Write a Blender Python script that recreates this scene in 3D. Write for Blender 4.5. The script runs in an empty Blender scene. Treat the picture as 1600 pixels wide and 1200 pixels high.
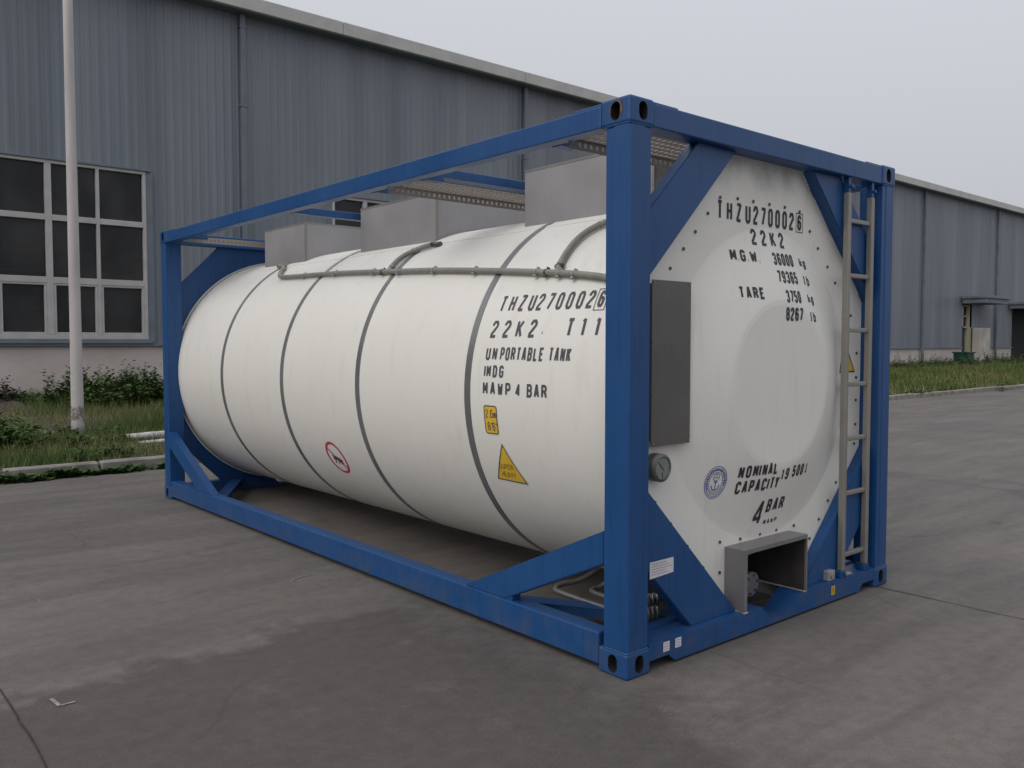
import bpy, bmesh, math, random
import numpy as np
from mathutils import Vector, Matrix
random.seed(7); rng = np.random.default_rng(11)
S = bpy.context.scene
COL = S.collection
PI = math.pi
R = math.radians

# ------------------------------------------------------------ camera
cam_d = bpy.data.cameras.new("camera"); cam = bpy.data.objects.new("camera", cam_d); COL.objects.link(cam)
cam_d.sensor_fit = 'HORIZONTAL'; cam_d.sensor_width = 36.0; cam_d.lens = 36.0 * 1338.59 / 1600.0
cam_d.clip_start = 0.05; cam_d.clip_end = 1000
_yaw, _pitch = 0.864882, -0.047323
_f = Vector((math.cos(_pitch) * math.cos(_yaw), math.cos(_pitch) * math.sin(_yaw), math.sin(_pitch)))
cam.location = (-2.82695, -2.52799, 1.51011)
cam.rotation_euler = _f.to_track_quat('-Z', 'Y').to_euler()
S.camera = cam

# ------------------------------------------------------------ world and sun (overcast)
SUN_EL, SUN_AZ = R(40), R(182)      # direction to the sun, azimuth from +X towards +Y
W = bpy.data.worlds.new("World"); S.world = W; W.use_nodes = True
nt = W.node_tree; nt.nodes.clear()
wo = nt.nodes.new('ShaderNodeOutputWorld'); bg = nt.nodes.new('ShaderNodeBackground')
sky = nt.nodes.new('ShaderNodeTexSky'); sky.sky_type = 'NISHITA'; sky.sun_disc = False
sky.sun_elevation = SUN_EL; sky.sun_rotation = PI / 2 - SUN_AZ
sky.air_density = 1.0; sky.dust_density = 4.0; sky.ozone_density = 1.0
hs = nt.nodes.new('ShaderNodeHueSaturation'); hs.inputs['Saturation'].default_value = 0.35
mx = nt.nodes.new('ShaderNodeMixRGB'); mx.inputs[0].default_value = 0.72
mx.inputs[2].default_value = (6.45, 6.60, 7.08, 1)      # the even grey of the cloud layer
nt.links.new(sky.outputs[0], hs.inputs['Color']); nt.links.new(hs.outputs[0], mx.inputs[1])
tc_ = nt.nodes.new('ShaderNodeTexCoord'); sp_ = nt.nodes.new('ShaderNodeSeparateXYZ'); nt.links.new(tc_.outputs['Generated'], sp_.inputs[0])
mr = nt.nodes.new('ShaderNodeMapRange'); nt.links.new(sp_.outputs[2], mr.inputs['Value'])      # an overcast sky is brighter overhead
mr.inputs['From Min'].default_value = 0.0; mr.inputs['From Max'].default_value = 1.0
mr.inputs['To Min'].default_value = 0.90; mr.inputs['To Max'].default_value = 2.05
mm = nt.nodes.new('ShaderNodeMixRGB'); mm.blend_type = 'MULTIPLY'; mm.inputs[0].default_value = 1.0
nt.links.new(mx.outputs[0], mm.inputs[1]); nt.links.new(mr.outputs[0], mm.inputs[2])
nt.links.new(mm.outputs[0], bg.inputs[0]); bg.inputs[1].default_value = 0.10
nt.links.new(bg.outputs[0], wo.inputs[0])
sun_d = bpy.data.lights.new("sun", 'SUN'); sun = bpy.data.objects.new("sun", sun_d); COL.objects.link(sun)
sun_d.energy = 0.9; sun_d.angle = R(50); sun_d.color = (1.0, 0.95, 0.88)
_s = Vector((math.cos(SUN_EL) * math.cos(SUN_AZ), math.cos(SUN_EL) * math.sin(SUN_AZ), math.sin(SUN_EL)))
sun.rotation_euler = _s.to_track_quat('Z', 'Y').to_euler(); sun.location = (-6, -6, 12)
S.view_settings.view_transform = 'Standard'; S.view_settings.look = 'None'
S.view_settings.exposure = -0.2; S.view_settings.gamma = 1.0
S.render.film_transparent = False

# ------------------------------------------------------------ materials
def new_mat(name):
    m = bpy.data.materials.new(name); m.use_nodes = True
    n = m.node_tree; b = n.nodes['Principled BSDF']; return m, n, b
def N(n, typ, **kw):
    x = n.nodes.new(typ)
    for k, v in kw.items():
        if k in x.inputs: x.inputs[k].default_value = v
        else: setattr(x, k, v)
    return x
def coords(n, scale=(1, 1, 1), loc=(0, 0, 0), rot=(0, 0, 0)):
    g = n.nodes.new('ShaderNodeNewGeometry'); mp = n.nodes.new('ShaderNodeMapping')
    n.links.new(g.outputs['Position'], mp.inputs['Vector'])
    mp.inputs['Scale'].default_value = scale; mp.inputs['Location'].default_value = loc; mp.inputs['Rotation'].default_value = rot
    return mp.outputs[0]
def noise(n, scale, detail=4, rough=0.55, vec=None, dist=0.0):
    x = n.nodes.new('ShaderNodeTexNoise'); x.inputs['Scale'].default_value = scale; x.inputs['Detail'].default_value = detail
    x.inputs['Roughness'].default_value = rough; x.inputs['Distortion'].default_value = dist
    n.links.new(vec if vec is not None else coords(n), x.inputs['Vector']); return x.outputs['Fac']
def ramp(n, fac, stops):
    r = n.nodes.new('ShaderNodeValToRGB'); e = r.color_ramp.elements
    while len(e) < len(stops): e.new(0.5)
    for el, (p, c) in zip(e, stops):
        el.position = p; el.color = (c[0], c[1], c[2], 1) if hasattr(c, '__len__') else (c, c, c, 1)
    n.links.new(fac, r.inputs[0]); return r.outputs[0]
def mixc(n, fac, a, b, mode='MIX'):
    m = n.nodes.new('ShaderNodeMixRGB'); m.blend_type = mode
    for i, v in ((0, fac), (1, a), (2, b)):
        if isinstance(v, (int, float)): m.inputs[i].default_value = v if i == 0 else (v, v, v, 1)
        elif isinstance(v, (tuple, list)): m.inputs[i].default_value = (v[0], v[1], v[2], 1)
        else: n.links.new(v, m.inputs[i])
    return m.outputs[0]
def bump(n, b, h, strength=0.3, dist=0.01):
    x = n.nodes.new('ShaderNodeBump'); x.inputs['Strength'].default_value = strength; x.inputs['Distance'].default_value = dist
    n.links.new(h, x.inputs['Height']); n.links.new(x.outputs[0], b.inputs['Normal'])
def math_n(n, op, a, b=0.0):
    m = n.nodes.new('ShaderNodeMath'); m.operation = op
    for i, v in ((0, a), (1, b)):
        if isinstance(v, (int, float)): m.inputs[i].default_value = v
        else: n.links.new(v, m.inputs[i])
    return m.outputs[0]

def mat_plain(name, col, rough=0.5, metal=0.0, var=0.12, vs=6.0, bs=0.0):
    m, n, b = new_mat(name)
    f = noise(n, vs, 5)
    c = mixc(n, 1.0, col, ramp(n, f, [(0.3, 1 - var), (0.7, 1 + var)]), 'MULTIPLY')
    n.links.new(c, b.inputs['Base Color']); b.inputs['Roughness'].default_value = rough; b.inputs['Metallic'].default_value = metal
    if bs: bump(n, b, noise(n, vs * 8, 4), bs, 0.004)
    return m

def mat_blue():
    m, n, b = new_mat('blue_paint')
    base = (0.0055, 0.059, 0.195)
    big = noise(n, 1.7, 5)
    c = mixc(n, ramp(n, big, [(0.35, 0.0), (0.7, 0.55)]), base, (0.0105, 0.075, 0.218))
    fade = noise(n, 4.0, 6, 0.7, coords(n, (7, 7, 0.45)))          # thin runs down the sections
    c = mixc(n, ramp(n, fade, [(0.50, 0.0), (0.66, 0.5)]), c, (0.0040, 0.035, 0.120))
    sc = noise(n, 60.0, 5, 0.7)
    c = mixc(n, ramp(n, sc, [(0.66, 0.0), (0.74, 0.35)]), c, (0.07, 0.10, 0.16))
    ch = math_n(n, 'MULTIPLY', ramp(n, noise(n, 26.0, 6, 0.72), [(0.665, 0.0), (0.70, 0.85)]), ramp(n, noise(n, 2.3, 3, 0.5, coords(n, loc=(3, 7, 1))), [(0.52, 0.0), (0.62, 1.0)]))
    c = mixc(n, ch, c, (0.075, 0.045, 0.035))                       # rusty chips in a few places
    dz = n.nodes.new('ShaderNodeSeparateXYZ'); n.links.new(coords(n), dz.inputs[0])
    dust = math_n(n, 'MULTIPLY', ramp(n, dz.outputs[2], [(0.02, 1.0), (0.24, 0.0)]), ramp(n, noise(n, 7, 5, 0.6), [(0.42, 0.0), (0.66, 0.40)]))
    c = mixc(n, dust, c, (0.085, 0.080, 0.078))                     # road dust splashed on the lowest members
    n.links.new(c, b.inputs['Base Color'])
    n.links.new(ramp(n, big, [(0.3, 0.36), (0.75, 0.52)]), b.inputs['Roughness'])
    bump(n, b, noise(n, 35, 3), 0.12, 0.003)
    return m

def mat_white(name, smudge=False):
    m, n, b = new_mat(name)
    base = (0.765, 0.748, 0.698)
    f = noise(n, 1.1, 5, 0.6)
    c = mixc(n, ramp(n, f, [(0.35, 0.0), (0.75, 0.6)]), base, (0.71, 0.685, 0.62))
    st = noise(n, 3.0, 6, 0.65, coords(n, (3.5, 3.5, 0.55)))
    c = mixc(n, ramp(n, st, [(0.54, 0.0), (0.78, 0.45)]), c, (0.58, 0.54, 0.49))
    sp = noise(n, 24.0, 5, 0.7)
    c = mixc(n, ramp(n, sp, [(0.70, 0.0), (0.78, 0.45)]), c, (0.42, 0.37, 0.34))
    if smudge:                                                     # exhaust-like smudge on the top of the end panel
        sep = n.nodes.new('ShaderNodeSeparateXYZ'); n.links.new(coords(n), sep.inputs[0])
        zz = ramp(n, math_n(n, 'SUBTRACT', sep.outputs[2], 1.75), [(0.48, 0.0), (0.66, 1.0)])
        sm = ramp(n, noise(n, 5.0, 4, 0.55), [(0.42, 0.0), (0.72, 0.75)])
        c = mixc(n, math_n(n, 'MULTIPLY', zz, sm), c, (0.36, 0.35, 0.33))
    n.links.new(c, b.inputs['Base Color'])
    n.links.new(ramp(n, f, [(0.3, 0.30), (0.7, 0.44)]), b.inputs['Roughness'])
    bump(n, b, noise(n, 1.5, 4, 0.45), 0.5, 0.016)
    return m

def mat_steel(name, col=(0.36, 0.355, 0.36), rough=0.42, metal=0.75, scale=(1, 1, 1)):
    m, n, b = new_mat(name)
    f = noise(n, 2.2, 4, 0.5, coords(n, scale)); g = noise(n, 40, 3, 0.6, coords(n, (1, 1, 0.08)))
    c = mixc(n, 1.0, col, ramp(n, f, [(0.3, 0.90), (0.72, 1.07)]), 'MULTIPLY')
    c = mixc(n, ramp(n, g, [(0.5, 0.0), (0.8, 0.18)]), c, (0.22, 0.21, 0.20))
    n.links.new(c, b.inputs['Base Color']); b.inputs['Metallic'].default_value = metal
    n.links.new(ramp(n, f, [(0.3, rough - 0.07), (0.7, rough + 0.12)]), b.inputs['Roughness'])
    bump(n, b, noise(n, 4.5, 3), 0.25, 0.012)
    return m

def mat_yard():
    m, n, b = new_mat('worn_concrete')
    P = coords(n)
    sep = n.nodes.new('ShaderNodeSeparateXYZ'); n.links.new(P, sep.inputs[0])
    X, Y = sep.outputs[0], sep.outputs[1]
    big = noise(n, 0.35, 6, 0.6)
    c = mixc(n, ramp(n, big, [(0.36, 0.0), (0.66, 1.0)]), (0.112, 0.099, 0.090), (0.168, 0.149, 0.134))
    # old tyre and drag streaks, long along X
    st = noise(n, 1.3, 7, 0.68, coords(n, (0.32, 2.2, 1), rot=(0, 0, R(-7))), 0.6)
    c = mixc(n, ramp(n, st, [(0.40, 0.50), (0.58, 0.0)]), c, (0.074, 0.067, 0.065))
    st2 = noise(n, 2.4, 7, 0.7, coords(n, (0.5, 3.0, 1), loc=(5, 2, 0), rot=(0, 0, R(12))), 0.9)
    c = mixc(n, ramp(n, st2, [(0.58, 0.0), (0.74, 0.50)]), c, (0.185, 0.165, 0.145))
    # tyre arcs
    for cx, cy, rr, wd, s_ in ((5.4, 1.6, 1.5, 0.05, 0.5), (5.0, 1.0, 2.3, 0.09, 0.42), (9.5, 2.5, 3.4, 0.12, 0.45), (-1.2, 4.6, 1.9, 0.10, 0.32), (3.0, -3.0, 1.9, 0.08, 0.25)):
        d = n.nodes.new('ShaderNodeVectorMath'); d.operation = 'DISTANCE'
        cmb = n.nodes.new('ShaderNodeCombineXYZ'); n.links.new(X, cmb.inputs[0]); n.links.new(Y, cmb.inputs[1])
        n.links.new(cmb.outputs[0], d.inputs[0]); d.inputs[1].default_value = (cx, cy, 0)
        e = math_n(n, 'ABSOLUTE', math_n(n, 'SUBTRACT', d.outputs['Value'], rr))
        e = math_n(n, 'DIVIDE', e, wd * 2)
        k = ramp(n, e, [(0.35, s_), (1.0, 0.0)])
        k = math_n(n, 'MULTIPLY', k, ramp(n, noise(n, 0.9, 3, 0.5, coords(n, loc=(cx, cy, 3))), [(0.46, 0.0), (0.60, 1.0)]))
        c = mixc(n, k, c, (0.050, 0.048, 0.050))
    # broad damp-dark stain lying on the slab in front of the container
    wob = math_n(n, 'MULTIPLY', math_n(n, 'SUBTRACT', noise(n, 1.8, 6, 0.62), 0.5), 1.5)
    ya = ramp(n, math_n(n, 'ADD', math_n(n, 'SUBTRACT', 2.1, Y), wob), [(0.42, 0.0), (0.58, 1.0)])
    xa = ramp(n, math_n(n, 'ADD', math_n(n, 'SUBTRACT', 0.35, X), wob), [(0.30, 0.0), (0.62, 1.0)])
    k = math_n(n, 'MULTIPLY', ya, xa)
    c = mixc(n, math_n(n, 'MULTIPLY', k, 0.85), c, (0.070, 0.060, 0.056))
    # reddish dusty rim inside the stain
    br = ramp(n, noise(n, 3.4, 6, 0.7), [(0.56, 0.0), (0.70, 0.5)])
    c = mixc(n, math_n(n, 'MULTIPLY', k, br), c, (0.135, 0.118, 0.106))
    # oil drips and hairline cracks
    vo = n.nodes.new('ShaderNodeTexVoronoi'); vo.inputs['Scale'].default_value = 1.1; vo.inputs['Randomness'].default_value = 1.0; n.links.new(coords(n, loc=(.3, .7, 0)), vo.inputs['Vector'])
    ds = math_n(n, 'ADD', vo.outputs['Distance'], math_n(n, 'MULTIPLY', noise(n, 9, 4), 0.10))
    c = mixc(n, ramp(n, ds, [(0.085, 0.55), (0.125, 0.0)]), c, (0.040, 0.036, 0.035))
    vc = n.nodes.new('ShaderNodeTexVoronoi'); vc.feature = 'DISTANCE_TO_EDGE'; vc.inputs['Scale'].default_value = 0.30
    wv = n.nodes.new('ShaderNodeVectorMath'); wv.operation = 'ADD'; nz = n.nodes.new('ShaderNodeTexNoise'); nz.inputs['Scale'].default_value = 1.6; nz.inputs['Detail'].default_value = 6; n.links.new(P, nz.inputs['Vector'])
    vs_ = n.nodes.new('ShaderNodeVectorMath'); vs_.operation = 'SCALE'; vs_.inputs['Scale'].default_value = 0.28; n.links.new(nz.outputs['Color'], vs_.inputs[0])
    n.links.new(P, wv.inputs[0]); n.links.new(vs_.outputs[0], wv.inputs[1]); n.links.new(wv.outputs[0], vc.inputs['Vector'])
    crk = math_n(n, 'MULTIPLY', ramp(n, vc.outputs['Distance'], [(0.0, 0.35), (0.0016, 0.0)]), ramp(n, noise(n, 0.45, 2, 0.5, coords(n, loc=(9, 4, 0))), [(0.50, 0.0), (0.56, 1.0)]))
    c = mixc(n, crk, c, (0.035, 0.030, 0.028))
    # grit
    gr = noise(n, 95, 4, 0.75)
    c = mixc(n, 1.0, c, ramp(n, gr, [(0.28, 0.74), (0.72, 1.24)]), 'MULTIPLY')
    med = noise(n, 12, 6, 0.7)
    c = mixc(n, 1.0, c, ramp(n, med, [(0.28, 0.80), (0.72, 1.17)]), 'MULTIPLY')
    n.links.new(c, b.inputs['Base Color'])
    n.links.new(ramp(n, big, [(0.3, 0.62), (0.7, 0.85)]), b.inputs['Roughness'])
    bump(n, b, gr, 0.35, 0.004)
    return m

def mat_cladding():
    m, n, b = new_mat('blue_grey_sheeting')
    P = coords(n, (1, 1, 0.06))
    f = noise(n, 1.5, 5, 0.6, P)
    c = mixc(n, ramp(n, f, [(0.32, 0.0), (0.70, 1.0)]), (0.152, 0.176, 0.212), (0.208, 0.226, 0.252))
    g = noise(n, 7.0, 4, 0.6, coords(n, (1, 1, 0.03)))
    c = mixc(n, ramp(n, g, [(0.50, 0.0), (0.75, 0.35)]), c, (0.150, 0.145, 0.145))
    sp = n.nodes.new('ShaderNodeSeparateXYZ'); n.links.new(coords(n), sp.inputs[0])
    sh = math_n(n, 'FLOOR', math_n(n, 'DIVIDE', sp.outputs[0], 0.76)); wn = n.nodes.new('ShaderNodeTexWhiteNoise'); wn.noise_dimensions = '1D'; n.links.new(sh, wn.inputs['W'])
    c = mixc(n, 1.0, c, ramp(n, wn.outputs[0], [(0.0, 0.90), (1.0, 1.08)]), 'MULTIPLY')           # sheets of slightly different age
    rr = math_n(n, 'MULTIPLY', ramp(n, noise(n, 9.0, 4, 0.6, coords(n, (1, 1, 0.05), loc=(2, 0, 5))), [(0.60, 0.0), (0.72, 0.5)]), ramp(n, noise(n, 0.5, 3), [(0.45, 0.0), (0.6, 1.0)]))
    c = mixc(n, rr, c, (0.135, 0.110, 0.095))
    n.links.new(c, b.inputs['Base Color']); b.inputs['Roughness'].default_value = 0.42
    bump(n, b, noise(n, 1.2, 3), 0.2, 0.02)
    return m

def mat_render():
    m, n, b = new_mat('stained_render')
    f = noise(n, 1.1, 6, 0.65)
    c = mixc(n, ramp(n, f, [(0.35, 0.0), (0.7, 1.0)]), (0.58, 0.515, 0.485), (0.47, 0.405, 0.375))
    sep = n.nodes.new('ShaderNodeSeparateXYZ'); n.links.new(coords(n), sep.inputs[0])
    low = ramp(n, math_n(n, 'ADD', sep.outputs[2], math_n(n, 'MULTIPLY', noise(n, 1.7, 6, 0.7), 0.9)), [(0.98, 1.0), (1.0, 0.0)])
    c = mixc(n, math_n(n, 'MULTIPLY', low, ramp(n, noise(n, 9, 5, 0.7), [(0.4, 0.3), (0.6, 0.9)])), c, (0.27, 0.23, 0.205))
    rn = noise(n, 5.0, 5, 0.65, coords(n, (1, 1, 0.12)))
    c = mixc(n, ramp(n, rn, [(0.62, 0.0), (0.78, 0.5)]), c, (0.33, 0.25, 0.215))
    n.links.new(c, b.inputs['Base Color']); b.inputs['Roughness'].default_value = 0.9
    bump(n, b, noise(n, 18, 6, 0.7), 0.5, 0.02)
    return m

def mat_soil():
    m, n, b = new_mat('grassy_soil')
    f = noise(n, 0.9, 6, 0.65)
    c = mixc(n, ramp(n, f, [(0.40, 0.0), (0.62, 1.0)]), (0.050, 0.068, 0.026), (0.105, 0.085, 0.062))
    c = mixc(n, 1.0, c, ramp(n, noise(n, 16, 6, 0.7), [(0.25, 0.6), (0.75, 1.35)]), 'MULTIPLY')
    n.links.new(c, b.inputs['Base Color']); b.inputs['Roughness'].default_value = 0.95
    bump(n, b, noise(n, 14, 6, 0.7), 0.8, 0.05)
    return m

def mat_vcol(name, rough=0.6):
    m, n, b = new_mat(name)
    a = n.nodes.new('ShaderNodeAttribute'); a.attribute_name = 'Col'
    n.links.new(a.outputs['Color'], b.inputs['Base Color']); b.inputs['Roughness'].default_value = rough
    b.inputs['Specular IOR Level'].default_value = 0.25
    return m

def mat_glass():
    m, n, b = new_mat('dark_window_glass')
    dd = mixc(n, ramp(n, noise(n, 1.3, 5, 0.6, coords(n, (1, 1, 0.5))), [(0.35, 0.0), (0.7, 1.0)]), (0.018, 0.019, 0.020), (0.075, 0.074, 0.072)); n.links.new(dd, b.inputs['Base Color'])
    b.inputs['Roughness'].default_value = 0.12; b.inputs['Specular IOR Level'].default_value = 0.5
    bump(n, b, noise(n, 0.9, 2), 0.12, 0.03)
    tr = n.nodes.new('ShaderNodeBsdfTransparent'); tr.inputs[0].default_value = (.75, .78, .78, 1)
    ms = n.nodes.new('ShaderNodeMixShader'); ms.inputs[0].default_value = 0.5
    n.links.new(tr.outputs[0], ms.inputs[2]); n.links.new(b.outputs[0], ms.inputs[1]); n.links.new(ms.outputs[0], n.nodes['Material Output'].inputs[0])
    return m

def mat_pole():
    m, n, b = new_mat('whitewashed_concrete')
    sep = n.nodes.new('ShaderNodeSeparateXYZ'); n.links.new(coords(n), sep.inputs[0])
    f = noise(n, 3.5, 6, 0.65, coords(n, (1, 1, 0.3)))
    c = mixc(n, ramp(n, f, [(0.35, 0.0), (0.7, 1.0)]), (0.54, 0.505, 0.49), (0.43, 0.395, 0.385))
    band = ramp(n, math_n(n, 'ADD', math_n(n, 'MULTIPLY', sep.outputs[2], 1.0), math_n(n, 'MULTIPLY', noise(n, 9, 4), 0.2)), [(0.46, 0.0), (0.50, 1.0), (0.68, 1.0), (0.72, 0.0)])
    chip = ramp(n, noise(n, 14, 5, 0.7), [(0.45, 0.2), (0.56, 0.95)])
    c = mixc(n, math_n(n, 'MULTIPLY', band, chip), c, (0.17, 0.15, 0.135))
    n.links.new(c, b.inputs['Base Color']); b.inputs['Roughness'].default_value = 0.85
    bump(n, b, noise(n, 20, 5, 0.7), 0.4, 0.01)
    return m

BLUE = mat_blue(); WHITE = mat_white('cream_white_paint'); PANELW = mat_white('cream_white_panel_paint', True)
STEEL = mat_steel('dull_stainless_steel', (0.33, 0.318, 0.322), 0.5, 0.3); DSTEEL = mat_steel('brushed_dark_steel', (0.15, 0.145, 0.135), 0.40, 0.6)
STRAP = mat_steel('strap_steel', (0.30, 0.295, 0.30), 0.40, 0.7); LADM = mat_steel('ladder_steel', (0.295, 0.280, 0.255), 0.45, 0.55)
GALV = mat_steel('galvanised_grating', (0.32, 0.285, 0.26), 0.5, 0.5)
HOSE = mat_plain('grey_hose', (0.235, 0.235, 0.205), 0.6, 0, 0.12, 14)
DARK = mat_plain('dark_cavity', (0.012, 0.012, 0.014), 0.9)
RUST = mat_plain('rusty_edge', (0.16, 0.085, 0.05), 0.9, 0, 0.4, 40)
INK = mat_plain('black_lettering', (0.030, 0.028, 0.034), 0.6); INK2 = mat_plain('hazed_lettering', (0.075, 0.070, 0.082), 0.6, 0, 0.2, 20)  # second ink is paler: haze over the side print is put into its colour
YEL = mat_plain('yellow_sticker', (0.66, 0.43, 0.035), 0.5, 0, 0.08); RED = mat_plain('red_sticker', (0.50, 0.035, 0.06), 0.5)
NAVY = mat_plain('navy_sticker', (0.06, 0.10, 0.32), 0.5, 0, 0.25, 40); STICK = mat_plain('white_sticker', (0.62, 0.60, 0.62), 0.5)
BOLT = mat_plain('bolt_heads', (0.10, 0.095, 0.09), 0.4, 0.6); GREY = mat_plain('grey_print', (0.33, 0.29, 0.36), 0.6)
CLAD = mat_cladding(); REND = mat_render(); SOIL = mat_soil(); YARD = mat_yard(); GLASS = mat_glass(); POLEM = mat_pole()
FRAMEW = mat_plain('white_window_frame', (0.44, 0.425, 0.42), 0.55, 0, 0.1, 3)
FASC = mat_plain('cream_eaves_trim', (0.47, 0.47, 0.44), 0.5, 0, 0.12, 2); TRIM = mat_plain('slate_trim', (0.15, 0.175, 0.205), 0.5, 0, 0.15, 2)
KERB = mat_plain('kerb_concrete', (0.235, 0.215, 0.195), 0.9, 0, 0.35, 5, 0.5)
GREENB = mat_plain('green_bin_paint', (0.013, 0.052, 0.036), 0.5, 0, 0.25, 4); JOINT = mat_plain('joint_dirt', (0.035, 0.026, 0.022), 0.95, 0, 0.4, 20)
CHALK = mat_plain('chalk', (0.26, 0.25, 0.235), 0.9, 0, 0.4, 60); RENDP = mat_plain('painted_render', (0.50, 0.46, 0.42), 0.9, 0, 0.2, 1.2)
DIRT = mat_plain('dry_dirt', (0.115, 0.090, 0.075), 0.95, 0, 0.35, 6, 0.9); LOG = mat_plain('white_painted_log', (0.50, 0.49, 0.48), 0.8, 0, 0.3, 12)
DOORB = mat_plain('dark_blue_door', (0.03, 0.04, 0.075), 0.5); CREAMJ = mat_plain('yellowed_jamb', (0.36, 0.34, 0.22), 0.7)
TUBE = mat_plain('yellow_tube_lamp_off', (0.30, 0.27, 0.06), 0.6); ROOFM = mat_plain('roof_sheeting', (0.20, 0.22, 0.24), 0.5, 0, 0.15, 1)

# ------------------------------------------------------------ mesh helpers
def box(bm, lo, hi, bev=0.0, seg=2):
    t = bmesh.new()
    bmesh.ops.create_cube(t, size=1.0)
    sx, sy, sz = (hi[i] - lo[i] for i in range(3))
    for v in t.verts: v.co = Vector((lo[0] + (v.co.x + .5) * sx, lo[1] + (v.co.y + .5) * sy, lo[2] + (v.co.z + .5) * sz))
    if bev: bmesh.ops.bevel(t, geom=t.edges[:], offset=bev, segments=seg, affect='EDGES', profile=0.5)
    merge(bm, t)
def merge(bm, t, mat=None):
    if mat is not None: bmesh.ops.transform(t, matrix=mat, verts=t.verts[:])
    me = bpy.data.meshes.new("tmp"); t.to_mesh(me); t.free(); bm.from_mesh(me); bpy.data.meshes.remove(me)
def bar(bm, a, b, w, h, up=(0, 0, 1), bev=0.0):
    """square bar from a to b: w across, h along 'up'"""
    a, b = Vector(a), Vector(b); d = b - a; L = d.length; d.normalize()
    u = Vector(up); s = d.cross(u).normalized(); u = s.cross(d)
    t = bmesh.new(); bmesh.ops.create_cube(t, size=1.0)
    for v in t.verts:
        x, y, z = v.co; v.co = a + d * ((x + .5) * L) + s * (y * w) + u * (z * h)
    if bev: bmesh.ops.bevel(t, geom=t.edges[:], offset=bev, segments=2, affect='EDGES')
    merge(bm, t)
def prism(bm, pts, axis, a, b, bev=0.0):
    """extrude a polygon given in the two other axes from a to b along axis"""
    def P(p, t):
        q = list(p); q.insert(axis, t); return Vector(q)
    t = bmesh.new()
    va = [t.verts.new(P(p, a)) for p in pts]; vb = [t.verts.new(P(p, b)) for p in pts]
    t.faces.new(va); t.faces.new(vb)
    for i in range(len(pts)): t.faces.new((va[i], va[(i + 1) % len(pts)], vb[(i + 1) % len(pts)], vb[i]))
    bmesh.ops.recalc_face_normals(t, faces=t.faces[:])
    if bev: bmesh.ops.bevel(t, geom=t.edges[:], offset=bev, segments=2, affect='EDGES')
    merge(bm, t)
def tube(bm, pts, r, n=12, cap=True, smooth=True, r2=None):
    pts = [Vector(p) for p in pts]; K = len(pts); rings = []
    prev = None
    for i, p in enumerate(pts):
        d = (pts[min(i + 1, K - 1)] - pts[max(i - 1, 0)]).normalized()
        if prev is None:
            u = d.orthogonal().normalized()
        else:
            u = (prev - d * prev.dot(d)).normalized()
        prev = u; v = d.cross(u)
        rr = r if r2 is None else r + (r2 - r) * i / (K - 1)
        rings.append([bm.verts.new(p + (u * math.cos(t) + v * math.sin(t)) * rr) for t in (2 * PI * k / n for k in range(n))])
    for i in range(K - 1):
        for k in range(n):
            f = bm.faces.new((rings[i][k], rings[i][(k + 1) % n], rings[i + 1][(k + 1) % n], rings[i + 1][k])); f.smooth = smooth
    if cap: bm.faces.new(rings[0][::-1]); bm.faces.new(rings[-1])
def smooth_path(pts, k=8):
    pts = [Vector(p) for p in pts]; out = []
    P = [pts[0] * 2 - pts[1]] + pts + [pts[-1] * 2 - pts[-2]]
    for i in range(1, len(P) - 2):
        for j in range(k):
            t = j / k; p0, p1, p2, p3 = P[i - 1:i + 3]
            out.append(0.5 * ((2 * p1) + (p2 - p0) * t + (2 * p0 - 5 * p1 + 4 * p2 - p3) * t * t + (3 * p1 - p0 - 3 * p2 + p3) * t ** 3))
    out.append(pts[-1]); return out
def revolve_y(bm, prof, xc, zc, n=96, smooth=True):
    """prof: list of (y, r); revolve about an axis parallel to Y"""
    rings = []
    for y, r in prof:
        rings.append([bm.verts.new((xc + r * math.cos(2 * PI * k / n), y, zc + r * math.sin(2 * PI * k / n))) for k in range(n)])
    for i in range(len(prof) - 1):
        for k in range(n):
            f = bm.faces.new((rings[i][k], rings[i][(k + 1) % n], rings[i + 1][(k + 1) % n], rings[i + 1][k])); f.smooth = smooth
    return rings

def build(name, bm, mat, parent=None, origin=None, recalc=True):
    if recalc: bmesh.ops.recalc_face_normals(bm, faces=bm.faces[:])
    org = Vector((0, 0, 0))
    if parent is not None:
        p = parent
        while p is not None: org += p.location; p = p.parent
    if origin is not None: org = Vector(origin)
    if org.length: bmesh.ops.translate(bm, verts=bm.verts[:], vec=-org)
    me = bpy.data.meshes.new(name); bm.to_mesh(me); bm.free()
    mats = mat if isinstance(mat, (list, tuple)) else [mat]
    for m_ in mats: me.materials.append(m_)
    o = bpy.data.objects.new(name, me); COL.objects.link(o)
    if parent is not None: o.parent = parent
    else: o.location = org
    return o
def tag(o, label, cat, group=None):
    o['label'] = label; o['category'] = cat
    if group: o['group'] = group
    return o
def thing(name, label, cat, loc, group=None):
    o = bpy.data.objects.new(name, None); COL.objects.link(o); o.location = loc; o.empty_display_size = 0.3
    return tag(o, label, cat, group)
def struct(name, bm, mat, origin=None, kind='structure', recalc=True):
    o = build(name, bm, mat, None, origin, recalc); o['kind'] = kind; return o
BM = bmesh.new

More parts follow.
